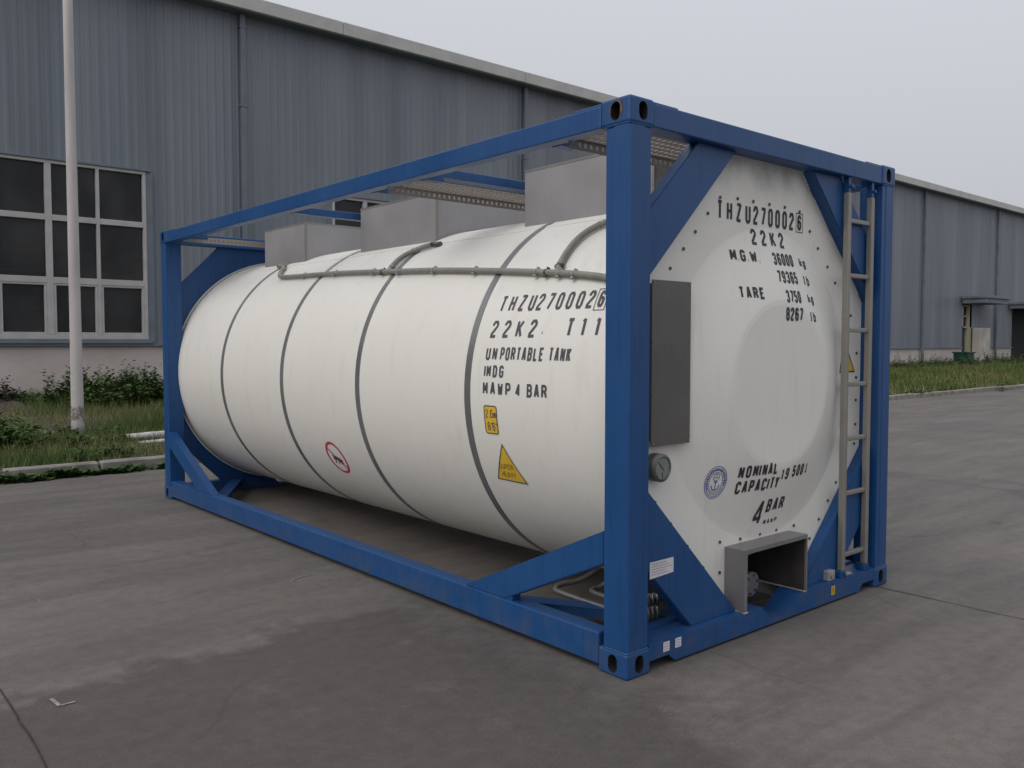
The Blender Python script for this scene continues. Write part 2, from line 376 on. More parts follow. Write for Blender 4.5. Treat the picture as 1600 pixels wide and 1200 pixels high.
# ------------------------------------------------------------ the setting: yard, kerb, verge
WY = 17.0                     # front of the warehouse wall
KY = 8.24                     # yard side of the kerb
def sheet(bm, x0, x1, y0, y1, z):
    bm.faces.new([bm.verts.new(p) for p in ((x0, y0, z), (x1, y0, z), (x1, y1, z), (x0, y1, z))])
bm = BM(); sheet(bm, -300, 400, -300, 400, -0.03); struct('ground', bm, SOIL)
bm = BM(); sheet(bm, -60, 120, -40, KY + .01, 0.0); struct('concrete_yard', bm, YARD)
bm = BM()
for jx in (-2.15, 2.30, 6.75, 11.2, 15.65, 20.1):
    pts = []; y = -9.0
    while y < KY:
        pts.append((jx + random.uniform(-.006, .006), y, random.uniform(.0022, .0048))); y += random.uniform(.08, .2)
    for (xa, ya, wa), (xb, yb, wb) in zip(pts, pts[1:]):
        bm.faces.new([bm.verts.new(p) for p in ((xa - wa, ya, .004), (xa + wa, ya, .004), (xb + wb, yb, .004), (xb - wb, yb, .004))])
struct('yard_joints', bm, JOINT)

# kerb: one stone after another
bm = BM(); x = -14.0
while x < 90:
    L = 0.98; dz = random.uniform(-.012, .012); dy = random.uniform(-.012, .012)
    box(bm, (x, KY + dy, -.02), (x + L, KY + .15 + dy, .125 + dz), .018, 1); x += L + .02
struct('kerb', bm, KERB)

def zg(x, y):                  # verge level: rises gently from the kerb to the wall
    if y < KY + .02: return 0.0
    t = max(0, min(1, (y - KY - .15) / (WY - KY)))
    return .09 + .36 * t ** 0.9 + .03 * math.sin(x * 1.7 + y * 1.1) * t + .02 * math.sin(x * 4.1 - y * 2.7) * t
xs = np.concatenate([np.arange(-14, 8, .3), np.arange(8, 90, 1.0)]); ys = np.linspace(KY + .12, WY + .2, 24)
bm = BM(); G = [[bm.verts.new((a, b, zg(a, b))) for b in ys] for a in xs]
for i in range(len(xs) - 1):
    for j in range(len(ys) - 1):
        f = bm.faces.new((G[i][j], G[i + 1][j], G[i + 1][j + 1], G[i][j + 1])); f.smooth = True
struct('grass_verge', bm, SOIL)

def blades_mesh(name, V, C, mat, loops=3):
    """V: (n, loops, 3) polygons, C: (n, 3) colours"""
    n = len(V); me = bpy.data.meshes.new(name)
    me.vertices.add(n * loops); me.vertices.foreach_set('co', V.reshape(-1).astype(np.float32))
    me.loops.add(n * loops); me.loops.foreach_set('vertex_index', np.arange(n * loops, dtype=np.int32))
    me.polygons.add(n); me.polygons.foreach_set('loop_start', np.arange(0, n * loops, loops, dtype=np.int32))
    me.update(calc_edges=True)
    ca = me.color_attributes.new('Col', 'FLOAT_COLOR', 'POINT')
    cc = np.ones((n * loops, 4), np.float32); cc[:, :3] = np.repeat(C, loops, axis=0); ca.data.foreach_set('color', cc.reshape(-1))
    me.materials.append(mat); return me
def zgv(x, y):
    t = np.clip((y - KY - .15) / (WY - KY), 0, 1)
    return .09 + .36 * t ** 0.9 + .03 * np.sin(x * 1.7 + y * 1.1) * t + .02 * np.sin(x * 4.1 - y * 2.7) * t
def pn(x, y, s=1.0):           # cheap patchiness
    return (np.sin(x * 1.3 * s + 2 * np.sin(y * .9 * s)) + np.sin(y * 1.7 * s + 1.5 * np.sin(x * .7 * s + 1)) + np.sin((x + y) * 3.1 * s + 1.7) * .6) / 2.6
GRASSM = mat_vcol('grass_blades', 0.7); LEAFM = mat_vcol('weed_leaves', 0.6)
def grass(n, x0, x1, y0, y1, h0, h1, w, name, thin=True):
    x = rng.uniform(x0, x1, n); y = rng.uniform(y0, y1, n); p = pn(x, y)
    if thin:
        bare = .95 * np.exp(-((x - 1.3) / .8) ** 2 - ((y - 9.45) / .38) ** 2) + np.exp(-(((x - .1) / 1.0) ** 2 + ((y - 11.6) / 1.0) ** 2)) + .55 * np.exp(-(((x - 6.5) / 1.5) ** 2 + ((y - 11) / 1.0) ** 2))
        keep = rng.uniform(0, 1, n) > np.clip(bare, 0, .93)
        keep &= rng.uniform(0, 1, n) < .62 + .38 * p
        x, y, p = x[keep], y[keep], p[keep]
    n = len(x); z = zgv(x, y) - .01
    h = rng.uniform(h0, h1, n) * (0.65 + .55 * (p + 1) / 2) * np.where(rng.uniform(0, 1, n) < .05, 1.7, 1)
    a = rng.uniform(0, 2 * PI, n); lean = rng.uniform(.1, .7, n) * h; b = rng.uniform(0, 2 * PI, n)
    ww = w * rng.uniform(.6, 1.3, n)
    V = np.zeros((n, 3, 3)); V[:, 0] = np.stack([x - np.cos(a) * ww, y - np.sin(a) * ww, z], 1)
    V[:, 1] = np.stack([x + np.cos(a) * ww, y + np.sin(a) * ww, z], 1)
    V[:, 2] = np.stack([x + np.cos(b) * lean, y + np.sin(b) * lean, z + h], 1)
    g = np.array([.084, .128, .030]); dry = np.array([.23, .195, .095]); lush = np.array([.050, .108, .022])
    t = np.clip(.36 - .55 * p + rng.normal(0, .22, n), 0, 1)[:, None]
    C = np.where(rng.uniform(0, 1, n)[:, None] < .55, g, lush) * (1 - t) + dry * t
    C = C * rng.uniform(.65, 1.3, n)[:, None]
    return V, C
parts = [grass(110000, -4.5, 5.5, KY + .14, WY - .3, .06, .22, .0055, 'a'), grass(16000, 5.5, 20, KY + .14, WY - .3, .08, .26, .012, 'b'),
         grass(70000, 18, 62, KY + .14, WY - .3, .10, .30, .020, 'c'), grass(9000, 60, 88, KY + .14, WY - .3, .12, .34, .035, 'd', False),
         grass(6000, -14, -4.5, KY + .14, WY - .3, .1, .28, .014, 'e', False)]
V = np.concatenate([p[0] for p in parts]); C = np.concatenate([p[1] for p in parts])
o = bpy.data.objects.new('grass', blades_mesh('grass', V, C, GRASSM)); COL.objects.link(o)
o['kind'] = 'stuff'; tag(o, 'rough uncut grass growing on the verge behind the kerb', 'grass')

def weeds(clumps):
    Vs, Cs = [], []
    for (cx, cy, rad, hh, n, tone) in clumps:
        ns = max(5, n // 22)
        for s in range(ns):
            r = rad * math.sqrt(random.random()); t = random.uniform(0, 2 * PI)
            sx, sy = cx + r * math.cos(t), cy + r * math.sin(t) * .7; sz = zg(sx, sy) - .02
            h = hh * random.uniform(.5, 1.0) * (1 - .35 * r / max(rad, .01)); lx, ly = random.uniform(-.25, .25) * h, random.uniform(-.25, .25) * h
            m = n // ns
            for k in range(m):
                f = (k + 1) / m; px, py, pz = sx + lx * f * f, sy + ly * f * f, sz + h * f
                a = random.uniform(0, 2 * PI); L = random.uniform(.05, .13) * (1.15 - .5 * f) * (1.2 if hh > .5 else 1); wd = L * random.uniform(.22, .4); dz = random.uniform(-.3, .8) * L
                dx, dy = math.cos(a) * L, math.sin(a) * L; qx, qy = -math.sin(a) * wd, math.cos(a) * wd
                Vs.append([(px, py, pz), (px + dx * .5 + qx, py + dy * .5 + qy, pz + dz * .6), (px + dx, py + dy, pz + dz * .8), (px + dx * .5 - qx, py + dy * .5 - qy, pz + dz * .5)])
                c = np.array(tone) * random.uniform(.55, 1.35); Cs.append(c)
    return np.array(Vs), np.array(Cs)
g1, g2, brown = (.056, .104, .032), (.090, .142, .040), (.105, .080, .060)
cl = []
for i in range(40): cl.append((random.uniform(1.35, 4.8), random.uniform(14.0, 15.9), (.48), random.uniform(.50, .96), 640, g1 if i % 3 else g2))
for i in range(7): cl.append((random.uniform(.2, 1.5), random.uniform(14.2, 16.0), .4, random.uniform(.3, .55), 260, g1))
for i in range(16): cl.append((random.uniform(-1.9, -.35), random.uniform(9.6, 11.4), .32, random.uniform(.32, .56), 420, g2 if i % 3 else g1))
for i in range(16): cl.append((random.uniform(-1.6, .8), random.uniform(8.5, 10.4), .22, random.uniform(.12, .26), 130, g2 if i % 2 else g1))
for i in range(60): cl.append((random.triangular(-2.6, 1.1, -1.6), random.uniform(8.02, 8.17), .15, random.uniform(.07, .14), 100, g1 if i % 3 else g2))
for i in range(6): cl.append((random.uniform(-.4, .8), random.uniform(10.3, 11.5), .2, random.uniform(.15, .3), 120, g2))
for i in range(12): cl.append((random.uniform(4.6, 20), random.uniform(14.6, 16.5), .5, random.uniform(.4, .7), 160, g1))
for i in range(46): cl.append((random.uniform(24, 50), random.uniform(14.6, 16.4), .7, random.uniform(.45, 1.0), 230, g1 if i % 3 else g2))
for i in range(24): cl.append((random.uniform(20, 52), random.uniform(9, 14), .5, random.uniform(.2, .4), 90, g2))
for i in range(16): cl.append((random.uniform(20, 40), random.uniform(8.0, 8.5), .3, random.uniform(.1, .24), 60, g2 if i % 2 else g1))
V, C = weeds(cl)
o = bpy.data.objects.new('leafy_weeds', blades_mesh('leafy_weeds', V, C, LEAFM, 4)); COL.objects.link(o)
o['kind'] = 'stuff'; tag(o, 'dark leafy weeds straggling along the warehouse wall and kerb', 'weeds')
# heap of dirt with dead stalks
bm = BM(); nx, ny = 34, 20; G = []
for i in range(nx):
    row = []
    for j in range(ny):
        x = -2.6 + 4.0 * i / (nx - 1); y = 13.2 + 2.6 * j / (ny - 1)
        e = math.exp(-(((x + .9) / 1.05) ** 2 + ((y - 14.6) / .75) ** 2))
        row.append(bm.verts.new((x, y, zg(x, y) - .05 + .62 * e * (1 + .25 * math.sin(x * 7 + y * 3)) + random.uniform(-.025, .025))))
    G.append(row)
for i in range(nx - 1):
    for j in range(ny - 1): bm.faces.new((G[i][j], G[i + 1][j], G[i + 1][j + 1], G[i][j + 1])).smooth = True
struct('dirt_mound', bm, DIRT)
V, C = weeds([(random.uniform(-1.9, .2), random.uniform(13.9, 15.0), .4, random.uniform(.35, .62), 150, brown) for i in range(12)])
V[:, :, 2] += .18
o = bpy.data.objects.new('dead_brush', blades_mesh('dead_brush', V, C, LEAFM, 4)); COL.objects.link(o)
o['kind'] = 'stuff'; tag(o, 'dry brown brush lying over the dirt heap by the wall', 'brush')

# chalk marks and scuffs on the yard
bm = BM()
def mark(pts, w):
    for (xa, ya), (xb, yb) in zip(pts, pts[1:]):
        d = Vector((xb - xa, yb - ya)); q = Vector((-d.y, d.x)).normalized() * w / 2 if d.length else Vector((w, 0))
        bm.faces.new([bm.verts.new((a, b, .004)) for a, b in ((xa - q.x, ya - q.y), (xb - q.x, yb - q.y), (xb + q.x, yb + q.y), (xa + q.x, ya + q.y))])
mark([(-2.0, 1.46), (-1.99, 1.36)], .016); mark([(-1.985, 1.358), (-1.93, 1.362)], .012)
mark([(-.42, 2.45), (-.38, 2.50), (-.30, 2.53), (-.22, 2.53)], .009)
for i in range(20):
    x, y = random.uniform(-3, 1.2), random.uniform(.3, 6); a = random.uniform(-.5, .9); L = random.uniform(.01, .06)
    if x > -.1 and y > .0: continue
    mark([(x, y), (x + L * .5 * math.cos(a), y + L * .5 * math.sin(a)), (x + L * math.cos(a + .5), y + L * math.sin(a + .5))], random.uniform(.002, .006))
for i in range(26):
    x, y = random.uniform(2.8, 12), random.uniform(-1.5, 6); L = random.uniform(.02, .14)
    mark([(x, y), (x + L, y + random.uniform(-.03, .03))], random.uniform(.004, .012))
struct('chalk_marks', bm, CHALK)

# ------------------------------------------------------------ warehouse
wh = thing('warehouse', 'long grey corrugated metal warehouse with a pale plinth and big white-framed windows', 'building', (20, WY, 0))
X0, X1 = -22.0, 112.0
EZ = 9.35
def pl_top(x): return 1.48 if x < 23 else 1.27
WINS = [(-2.34 + .96, 3.32, 1.60, 5.24), (7.85, 12.6, 1.60, 5.24), (16.6, 21.4, 1.60, 5.24)]
WINS[0] = (-1.40, 3.32, 1.60, 5.24)
OPEN = [(52.9, 58.0, .3, 3.55), (45.9, 47.0, .3, 3.6)]
def clad_strip(bm, x0, x1, z0, z1):
    """trapezoidal sheet profile, pitch .19"""
    p = .19; x = math.floor(x0 / p) * p; prof = []
    while x < x1 + p:
        prof += [(x, 0), (x + .095, 0), (x + .120, .013), (x + .165, .013)]; x += p
    prof = [(a, d) for a, d in prof if x0 <= a <= x1]
    prof = [(x0, prof[0][1])] + prof + [(x1, prof[-1][1])]
    lo = [bm.verts.new((a, WY + .028 - d, z0)) for a, d in prof]; hi = [bm.verts.new((a, WY + .028 - d, z1)) for a, d in prof]
    for i in range(len(prof) - 1):
        if prof[i + 1][0] - prof[i][0] > 1e-5: bm.faces.new((lo[i], lo[i + 1], hi[i + 1], hi[i]))
bm = BM()
cuts = sorted([(a - .04, b + .04, c - .04, d + .04) for a, b, c, d in WINS + OPEN])
x = X0
for a, b, c, d in cuts + [(X1, X1, 0, 0)]:
    for s0, s1 in ((x, min(a, 23)), (max(x, 23), a)) if x < 23 < a else ((x, a),):
        if s1 > s0: clad_strip(bm, s0, s1, pl_top(s0 + .01) + .0, 3.64)
    if b > a and c > pl_top(a): clad_strip(bm, a, b, pl_top(a), c)
    x = b
x = X0
for a, b, c, d in cuts + [(X1, X1, 9, 9)]:
    if 3 < d < 4: continue
    clad_strip(bm, x, a, 3.64, 5.28); x = b
clad_strip(bm, X0, X1, 5.28, EZ)
build('wall_cladding', bm, CLAD, wh)
segs = [(X0, 23), (23, 45.9), (47.0, 52.9), (58.0, X1)]
for a, b in segs:
    bm = BM(); box(bm, (a, WY + .05, -.2), (b, WY + .3, pl_top(a + .1) - .02)); build('plinth_wall', bm, REND, wh)
    bm = BM(); box(bm, (a, WY - .03, pl_top(a + .1) - .025), (b, WY + .2, pl_top(a + .1) + .03)); build('base_flashing', bm, TRIM, wh)
bm = BM()                                                # gable, back and roof so the shed is a real volume
bm.free()
for lo_, hi_ in (((X0 + .02, WY + .31, -.2), (X0 + .2, WY + 30, EZ)), ((X1 - .2, WY + .31, -.2), (X1, WY + 30, EZ)), ((X0 + .02, WY + 30, -.2), (X1, WY + 30.2, EZ))):
    bm = BM(); box(bm, lo_, hi_); build('side_wall', bm, CLAD, wh)
bm = BM()
prism(bm, [(WY - .25, EZ + .02), (WY + 15, EZ + 1.7), (WY + 30.3, EZ + .02), (WY + 30.3, EZ - .05), (WY + 15, EZ + 1.6), (WY + .05, EZ - .06), (WY + .05, EZ - .0)], 0, X0 - .1, X1)
roof = build('roof', bm, ROOFM, wh)
bm = BM()                                                # eaves gutter box with joints
x = X0
while x < X1:
    L = 6.0; box(bm, (x, WY - .42, EZ - .22), (x + L - .008, WY - .30, EZ + .10), .015, 1); x += L
build('gutter', bm, FASC, wh)
bm = BM(); box(bm, (X0, WY - .30, EZ - .22), (X1, WY + .03, EZ - .18)); build('soffit', bm, TRIM, wh)
for dx in (-3.28, 5.52, 14.27, 23.1, 31.9, 40.9, 50.2, 59.2, 68.0, 77.0):
    bm = BM(); box(bm, (dx - .055, WY - .14, .62), (dx + .075, WY - .02, EZ - .23), .02, 2)
    tube(bm, smooth_path([(dx + .01, WY - .08, .66), (dx + .01, WY - .1, .52), (dx + .01, WY - .30, .44)], 4), .055, 10)
    d = build('downpipe', bm, TRIM, wh)
    bm = BM()
    for z in (2.2, 4.6, 7.0, 8.8): box(bm, (dx - .075, WY - .15, z), (dx + .095, WY - .01, z + .05), .004, 1)
    build('pipe_bracket', bm, TRIM, d)
def window(x0, x1, z0, z1):
    bm = BM(); y = WY - .035; fw = .07
    def fr(a, b, c, d, y0=y, y1=WY + .09): box(bm, (a, y0, c), (b, y1, d), .006, 1)
    fr(x0, x1, z1 - fw, z1); fr(x0, x1, z0, z0 + .09); fr(x0, x0 + fw, z0 + .09, z1 - fw); fr(x1 - fw, x1, z0 + .09, z1 - fw)
    k = 0; xx = x1 - .04
    mull = []
    while xx - .94 > x0 + .2:
        xx -= .94; k += 1; w = .062 if k % 2 == 0 else .033
        w = .033 if k % 2 else .062
        mull.append((xx, w)); fr(xx - w, xx + w, z0 + .09, z1 - fw)
    edges = sorted([x0 + fw] + [v for m_, w in mull for v in (m_ - w, m_ + w)] + [x1 - fw])
    for a, b in zip(edges[::2], edges[1::2]):
        fr(a, b, 4.02, 4.14); fr(a, b, 2.74, 2.87)
        for (c, d) in ((a, a + .05), (b - .05, b)): fr(c, d, z0 + .14, 2.70, y + .01, WY + .07)
        fr(a, b, z0 + .09, z0 + .14, y + .01, WY + .07); fr(a, b, 2.70, 2.74, y + .01, WY + .07)
    w_ = build('window', bm, FRAMEW, wh)
    bm = BM(); box(bm, (x0 + .03, WY + .045, z0 + .03), (x1 - .03, WY + .052, z1 - .03)); build('window_pane', bm, GLASS, w_)
    bm = BM(); box(bm, (x0 - .10, WY - .07, z1 + .0), (x1 + .10, WY + .02, z1 + .05), .004, 1)
    box(bm, (x1 + .002, WY - .02, z0 - .03), (x1 + .14, WY + .03, z1)); box(bm, (x0 - .14, WY - .02, z0 - .03), (x0 - .002, WY + .03, z1)); box(bm, (x0 - .10, WY - .07, z0 - .09), (x1 + .10, WY + .03, z0 - .0), .004, 1)
    build('window_surround', bm, TRIM, w_)
for w_ in WINS: window(*w_)
# entrance canopies and doors at the far end
def canopy(x0, x1, y0, z0, z1):
    bm = BM(); box(bm, (x0, y0, z0), (x1, WY - .05, z1 - .14), .01, 1); box(bm, (x0 - .1, y0 - .1, z1 - .14), (x1 + .1, WY - .05, z1), .01, 1)
    return build('canopy', bm, TRIM, wh)
canopy(45.6, 48.7, 15.75, 3.66, 4.05); canopy(52.2, 59.0, 15.75, 3.55, 3.92)
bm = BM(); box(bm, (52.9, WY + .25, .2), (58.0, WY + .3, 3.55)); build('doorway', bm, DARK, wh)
bm = BM(); box(bm, (45.9, WY + .14, .3), (46.5, WY + .18, 2.35), .005, 1); d = build('door', bm, DOORB, wh)
bm = BM(); tube(bm, [(46.42, WY + .10, 1.3), (46.42, WY + .10, 1.5)], .015, 8); build('door_handle', bm, STEEL, d)
bm = BM(); box(bm, (46.5, WY - .02, .3), (46.72, WY + .2, 3.6), .005, 1); box(bm, (46.72, WY + .0, .3), (47.0, WY + .2, 2.4), .005, 1); build('door_jamb', bm, CREAMJ, wh)
bm = BM()
for z in (2.36, 2.95, 3.52): box(bm, (45.9, WY + .02, z), (46.5, WY + .1, z + .06))
box(bm, (45.9, WY + .02, 2.36), (45.96, WY + .1, 3.58))
f = build('transom_window', bm, FRAMEW, wh)
bm = BM(); box(bm, (45.9, WY + .11, 2.36), (46.5, WY + .12, 3.58)); build('window_pane', bm, GLASS, f)
bm = BM(); box(bm, (47.02, WY - .45, .1), (48.45, WY - .04, 2.36), .02, 1); build('entrance_screen_wall', bm, RENDP, wh)

# crane rails and a machine inside the hall, dimly seen through the windows
CRY = mat_plain('yellow_crane_paint', (0.80, 0.72, 0.05), 0.6); TEAL = mat_plain('teal_machine_paint', (0.10, 0.42, 0.44), 0.6)
for y, z in ((21.0, 3.78), (21.0, 3.28)):
    bm = BM(); box(bm, (-6, y, z - .035), (30, y + .1, z + .035)); build('crane_rail', bm, CRY, wh)
bm = BM(); box(bm, (-4, 21, 2.3), (14, 21.5, 2.68)); build('machine_beam', bm, TEAL, wh)
bm = BM(); box(bm, (X0 + .3, WY + .4, -.02), (X1 - .3, WY + 29.9, .02)); build('hall_floor', bm, KERB, wh)
# green bin by the entrance
bn = thing('waste_bin', 'dark green open-topped metal waste bin in the weeds by the far doorway', 'bin', (42.9, 16.0, .4))
bm = BM(); prism(bm, [(42.80, 1.02), (42.88, .45), (43.55, .45), (43.63, 1.02)], 1, 15.5, 16.2); build('bin_body', bm, GREENB, bn)
bm = BM(); box(bm, (42.76, 15.44, 1.02), (43.68, 16.26, 1.08), .01, 1); build('rim', bm, GREENB, bn)
for x in (42.95, 43.48):
    bm = BM(); tube(bm, [(x, 15.6, .45), (x, 15.66, .45)], .07, 12); build('wheel', bm, DARK, bn)

# pole standing in the verge
lp = thing('utility_pole', 'tall pale whitewashed concrete pole standing in the grass', 'pole', (.38, 10.9, .1))
bm = BM(); tube(bm, [(.395 + .000 * z, 10.9, z) for z in (0.0, .4, 1, 2, 4, 6, 8.6)], .092, 28, True, True, .060); build('pole_shaft', bm, POLEM, lp)
bm = BM(); box(bm, (-.5, 10.86, 8.5), (1.3, 10.94, 8.6), .01, 1); build('crossarm', bm, POLEM, lp)
# two white painted posts on the grass
for i, (x, y, z, r_, lb) in enumerate(((.78, 9.95, .205, .050, 'upper white painted post of the two lying on the grass beside the blue frame'), (.86, 9.66, .130, .044, 'lower white painted post of the two lying on the grass, nearer the kerb'))):
    bm = BM(); pts = [(x + k * .35, y + k * .012, z + k * .008 + .004 * math.sin(k * 2)) for k in range(7)]; tube(bm, pts, r_, 14)
    o = build('fallen_post', bm, LOG, None, (x, y, z - r_)); tag(o, lb, 'post', 'white posts lying on the verge')

# ================================================================== the tank container
CL, CW, CH = 6.058, 2.438, 2.591
tc = thing('tank_container', 'white tank in a blue steel container frame standing on the concrete yard', 'tank container', (CW / 2, CL / 2, 0))
XC, ZC, RT, PY = 1.219, 1.227, 1.116, .125

# corner castings with real apertures
def stadium(cx, cz, w, h, n=32):
    """point on a stadium outline for angle t"""
    def f(t):
        c, s = math.cos(t), math.sin(t); r = w / 2; e = h / 2 - r
        best = None
        # ray march analytically: vertical sides then caps
        if abs(c) > 1e-9:
            k = r / abs(c)
            if abs(k * s) <= e: return cx + k * c, cz + k * s
        sg = 1 if s > 0 else -1
        # circle centre (0, sg*e)
        b = -2 * s * sg * e; cc = e * e - r * r
        k = (-b + math.sqrt(max(0, b * b - 4 * cc))) / 2
        return cx + k * c, cz + k * s
    return f
def plate_hole(bm, plane, val, u0, u1, z0, z1, cu, cz, w, h, depth, sign, mi_in=1):
    """plane 'x' or 'y': rectangle with a stadium hole, a wall going inwards and a dark back"""
    f = stadium(cu, cz, w, h); angs = [2 * PI * k / 36 for k in range(36)]
    angs += [math.atan2(b - cz, a - cu) % (2 * PI) for a in (u0, u1) for b in (z0, z1)]; angs.sort()
    def out(t):
        c, s = math.cos(t), math.sin(t); ks = []
        if c > 1e-9: ks.append((u1 - cu) / c)
        if c < -1e-9: ks.append((u0 - cu) / c)
        if s > 1e-9: ks.append((z1 - cz) / s)
        if s < -1e-9: ks.append((z0 - cz) / s)
        k = min(ks); return cu + k * c, cz + k * s
    P = (lambda u, z, d: (val + d, u, z)) if plane == 'x' else (lambda u, z, d: (u, val + d, z))
    o = [bm.verts.new(P(*out(t), 0)) for t in angs]; i_ = [bm.verts.new(P(*f(t), 0)) for t in angs]; b_ = [bm.verts.new(P(*f(t), depth * sign)) for t in angs]
    n = len(angs)
    for k in range(n):
        bm.faces.new((o[k], o[(k + 1) % n], i_[(k + 1) % n], i_[k]))
        g = bm.faces.new((i_[k], i_[(k + 1) % n], b_[(k + 1) % n], b_[k])); g.material_index = mi_in
    g = bm.faces.new(b_); g.material_index = mi_in
CHW, CHH = .056, .082
def weld(ix, iy, iz):
    z = .1185 if iz == 0 else CH - .1185; X = (lambda v: v) if ix == 0 else (lambda v: CW - v); Yf = (lambda v: v) if iy == 0 else (lambda v: CL - v)
    bm = BM(); pts = [(.150, .006), (.012, .006), (.006, .012), (.006, .150)]; P = []
    for (a, b), (c, d) in zip(pts, pts[1:]):
        k = max(1, int(math.hypot(c - a, d - b) / .006))
        P += [(X(a + (c - a) * q / k + random.uniform(-.0008, .0008)), Yf(b + (d - b) * q / k + random.uniform(-.0008, .0008)), z + random.uniform(-.0008, .0008)) for q in range(k)]
    tube(bm, P, .0048, 7); return bm
def casting(ix, iy, iz):
    x0, x1 = (0, .162) if ix == 0 else (CW - .162, CW); y0, y1 = (0, .178) if iy == 0 else (CL - .178, CL); z0, z1 = (0, .118) if iz == 0 else (CH - .118, CH)
    t = bmesh.new(); bmesh.ops.create_cube(t, size=1.0)
    for v in t.verts: v.co = Vector((x0 + (v.co.x + .5) * (x1 - x0), y0 + (v.co.y + .5) * (y1 - y0), z0 + (v.co.z + .5) * (z1 - z0)))
    b_ = .012
    bmesh.ops.bevel(t, geom=t.edges[:], offset=b_, segments=3, affect='EDGES', profile=0.5)
    fx = -1 if ix == 0 else 1; fy = -1 if iy == 0 else 1
    kill = [f for f in t.faces if f.calc_area() > .006 and ((abs(f.normal.x - fx) < .01) or (abs(f.normal.y - fy) < .01))]
    bmesh.ops.delete(t, geom=kill, context='FACES_ONLY')
    zc = (z0 + z1) / 2
    ux = x0 if ix == 0 else x1; uy = y0 if iy == 0 else y1
    plate_hole(t, 'x', ux, y0 + b_, y1 - b_, z0 + b_, z1 - b_, (y0 + .086) if iy == 0 else (y1 - .086), zc, CHW, CHH, .05, -fx)
    plate_hole(t, 'y', uy, x0 + b_, x1 - b_, z0 + b_, z1 - b_, (x0 + .086) if ix == 0 else (x1 - .086), zc, CHW, CHH, .05, -fy)
    bmesh.ops.remove_doubles(t, verts=t.verts[:], dist=1e-5)
    for f in t.faces: f.smooth = False
    bm = BM(); merge(bm, t); return build('corner_casting', bm, [BLUE, DARK], tc, recalc=False)
for ix in (0, 1):
    for iy in (0, 1):
        for iz in (0, 1):
            c = casting(ix, iy, iz)
            build('weld_bead', weld(ix, iy, iz), BLUE, c)
            if (ix, iy, iz) == (0, 0, 1):           # rust round the near aperture
                bm = BM(); f = stadium(.086, CH - .059, .057, .083); f2 = stadium(.082, CH - .052, .082, .104)
                A = [2 * PI * k / 40 for k in range(40)]
                vi = [bm.verts.new((-.0016, *f(t))) for t in A]; vo = []
                for t in A:
                    u, z = f2(t); q = .5 + .5 * math.sin(t * 3.1 + 1) * math.sin(t * 1.3); a = f(t)
                    vo.append(bm.verts.new((-.0016, a[0] + (u - a[0]) * q, a[1] + (z - a[1]) * q)))
                for k in range(40): bm.faces.new((vi[k], vi[(k + 1) % 40], vo[(k + 1) % 40], vo[k]))
                build('rust_patch', bm, RUST, c)
# posts: cold-formed section with a step seam on both faces
for ix in (0, 1):
    for iy in (0, 1):
        X = (lambda v: v) if ix == 0 else (lambda v: CW - v)
        Yf = (lambda v: v) if iy == 0 else (lambda v: CL - v)
        pts = [(.016, .004), (.104, .004), (.108, .008), (.150, .008), (.150, .150), (.009, .150), (.009, .098), (.004, .094), (.004, .016)]
        bm = BM(); prism(bm, [(X(a), Yf(b)) for a, b in pts], 2, .118, CH - .118, .002)
        build('corner_post', bm, BLUE, tc)
# rails
for ix in (0, 1):
    a, b = (.003, .085) if ix == 0 else (CW - .085, CW - .003)
    bm = BM(); box(bm, (a, .178, 2.474), (b, CL - .178, 2.574), .006); build('top_side_rail', bm, BLUE, tc)
    for y0, y1 in ((.178, .36), (CL - .36, CL - .178)):
        bm = BM(); box(bm, (a + .004, y0, 2.568), (b - .004, y1, 2.584), .003, 1); build('rail_doubler', bm, BLUE, tc)
    a, b = (.004, .10) if ix == 0 else (CW - .10, CW - .004)
    bm = BM(); box(bm, (a, .178, .028), (b, CL - .178, .178), .008); build('bottom_side_rail', bm, BLUE, tc)
for iy in (0, 1):
    a, b = (.006, .112) if iy == 0 else (CL - .112, CL - .006)
    bm = BM(); box(bm, (.162, a, 2.474), (CW - .162, b, 2.580), .006); build('top_end_rail', bm, BLUE, tc)
    for x0, x1 in ((.162, .34), (CW - .34, CW - .162)):
        bm = BM(); box(bm, (x0, a + .004, 2.575), (x1, b - .004, 2.587), .003, 1); build('rail_doubler', bm, BLUE, tc)
    # bottom end rail: fork-free cut-outs at both ends, gooseneck dip in the middle
    pr = [(.162, .125), (.162, .052), (.30, .052), (.345, .014), (2.09, .014), (2.135, .052), (CW - .162, .052), (CW - .162, .125),
          (1.44, .125), (1.31, .040), (1.15, .040), (1.055, .125)]
    bm = BM(); prism(bm, pr, 1, a, b + (.04 if iy == 0 else 0)); build('bottom_end_rail', bm, BLUE, tc)
# low back angle of the near end rail
for x0, x1 in ((.162, .89), (1.50, CW - .162)):
    bm = BM(); box(bm, (x0, .152, .10), (x1, .20, .14), .003, 1); build('rail_back_angle', bm, BLUE, tc)

# end frame diagonals (near end): plates between posts and rails
def diag(bm, y0, y1, iz, ix, inner, outer):
    """inner/outer: offsets k of the 45 degree lines, measured from the frame corner as u+v=k"""
    zt, xt = (2.474 if iz else .125), .150
    X = (lambda u: u) if ix == 0 else (lambda u: CW - u)
    Z = (lambda v: CH - v) if iz else (lambda v: v)
    v0 = (CH - 2.474) if iz else .125
    pts = [(xt, outer - xt), (xt, inner - xt), (inner - v0, v0), (outer - v0, v0)]
    prism(bm, [(X(u), Z(v)) for u, v in pts] if True else 0, 1, y0, y1, .004)
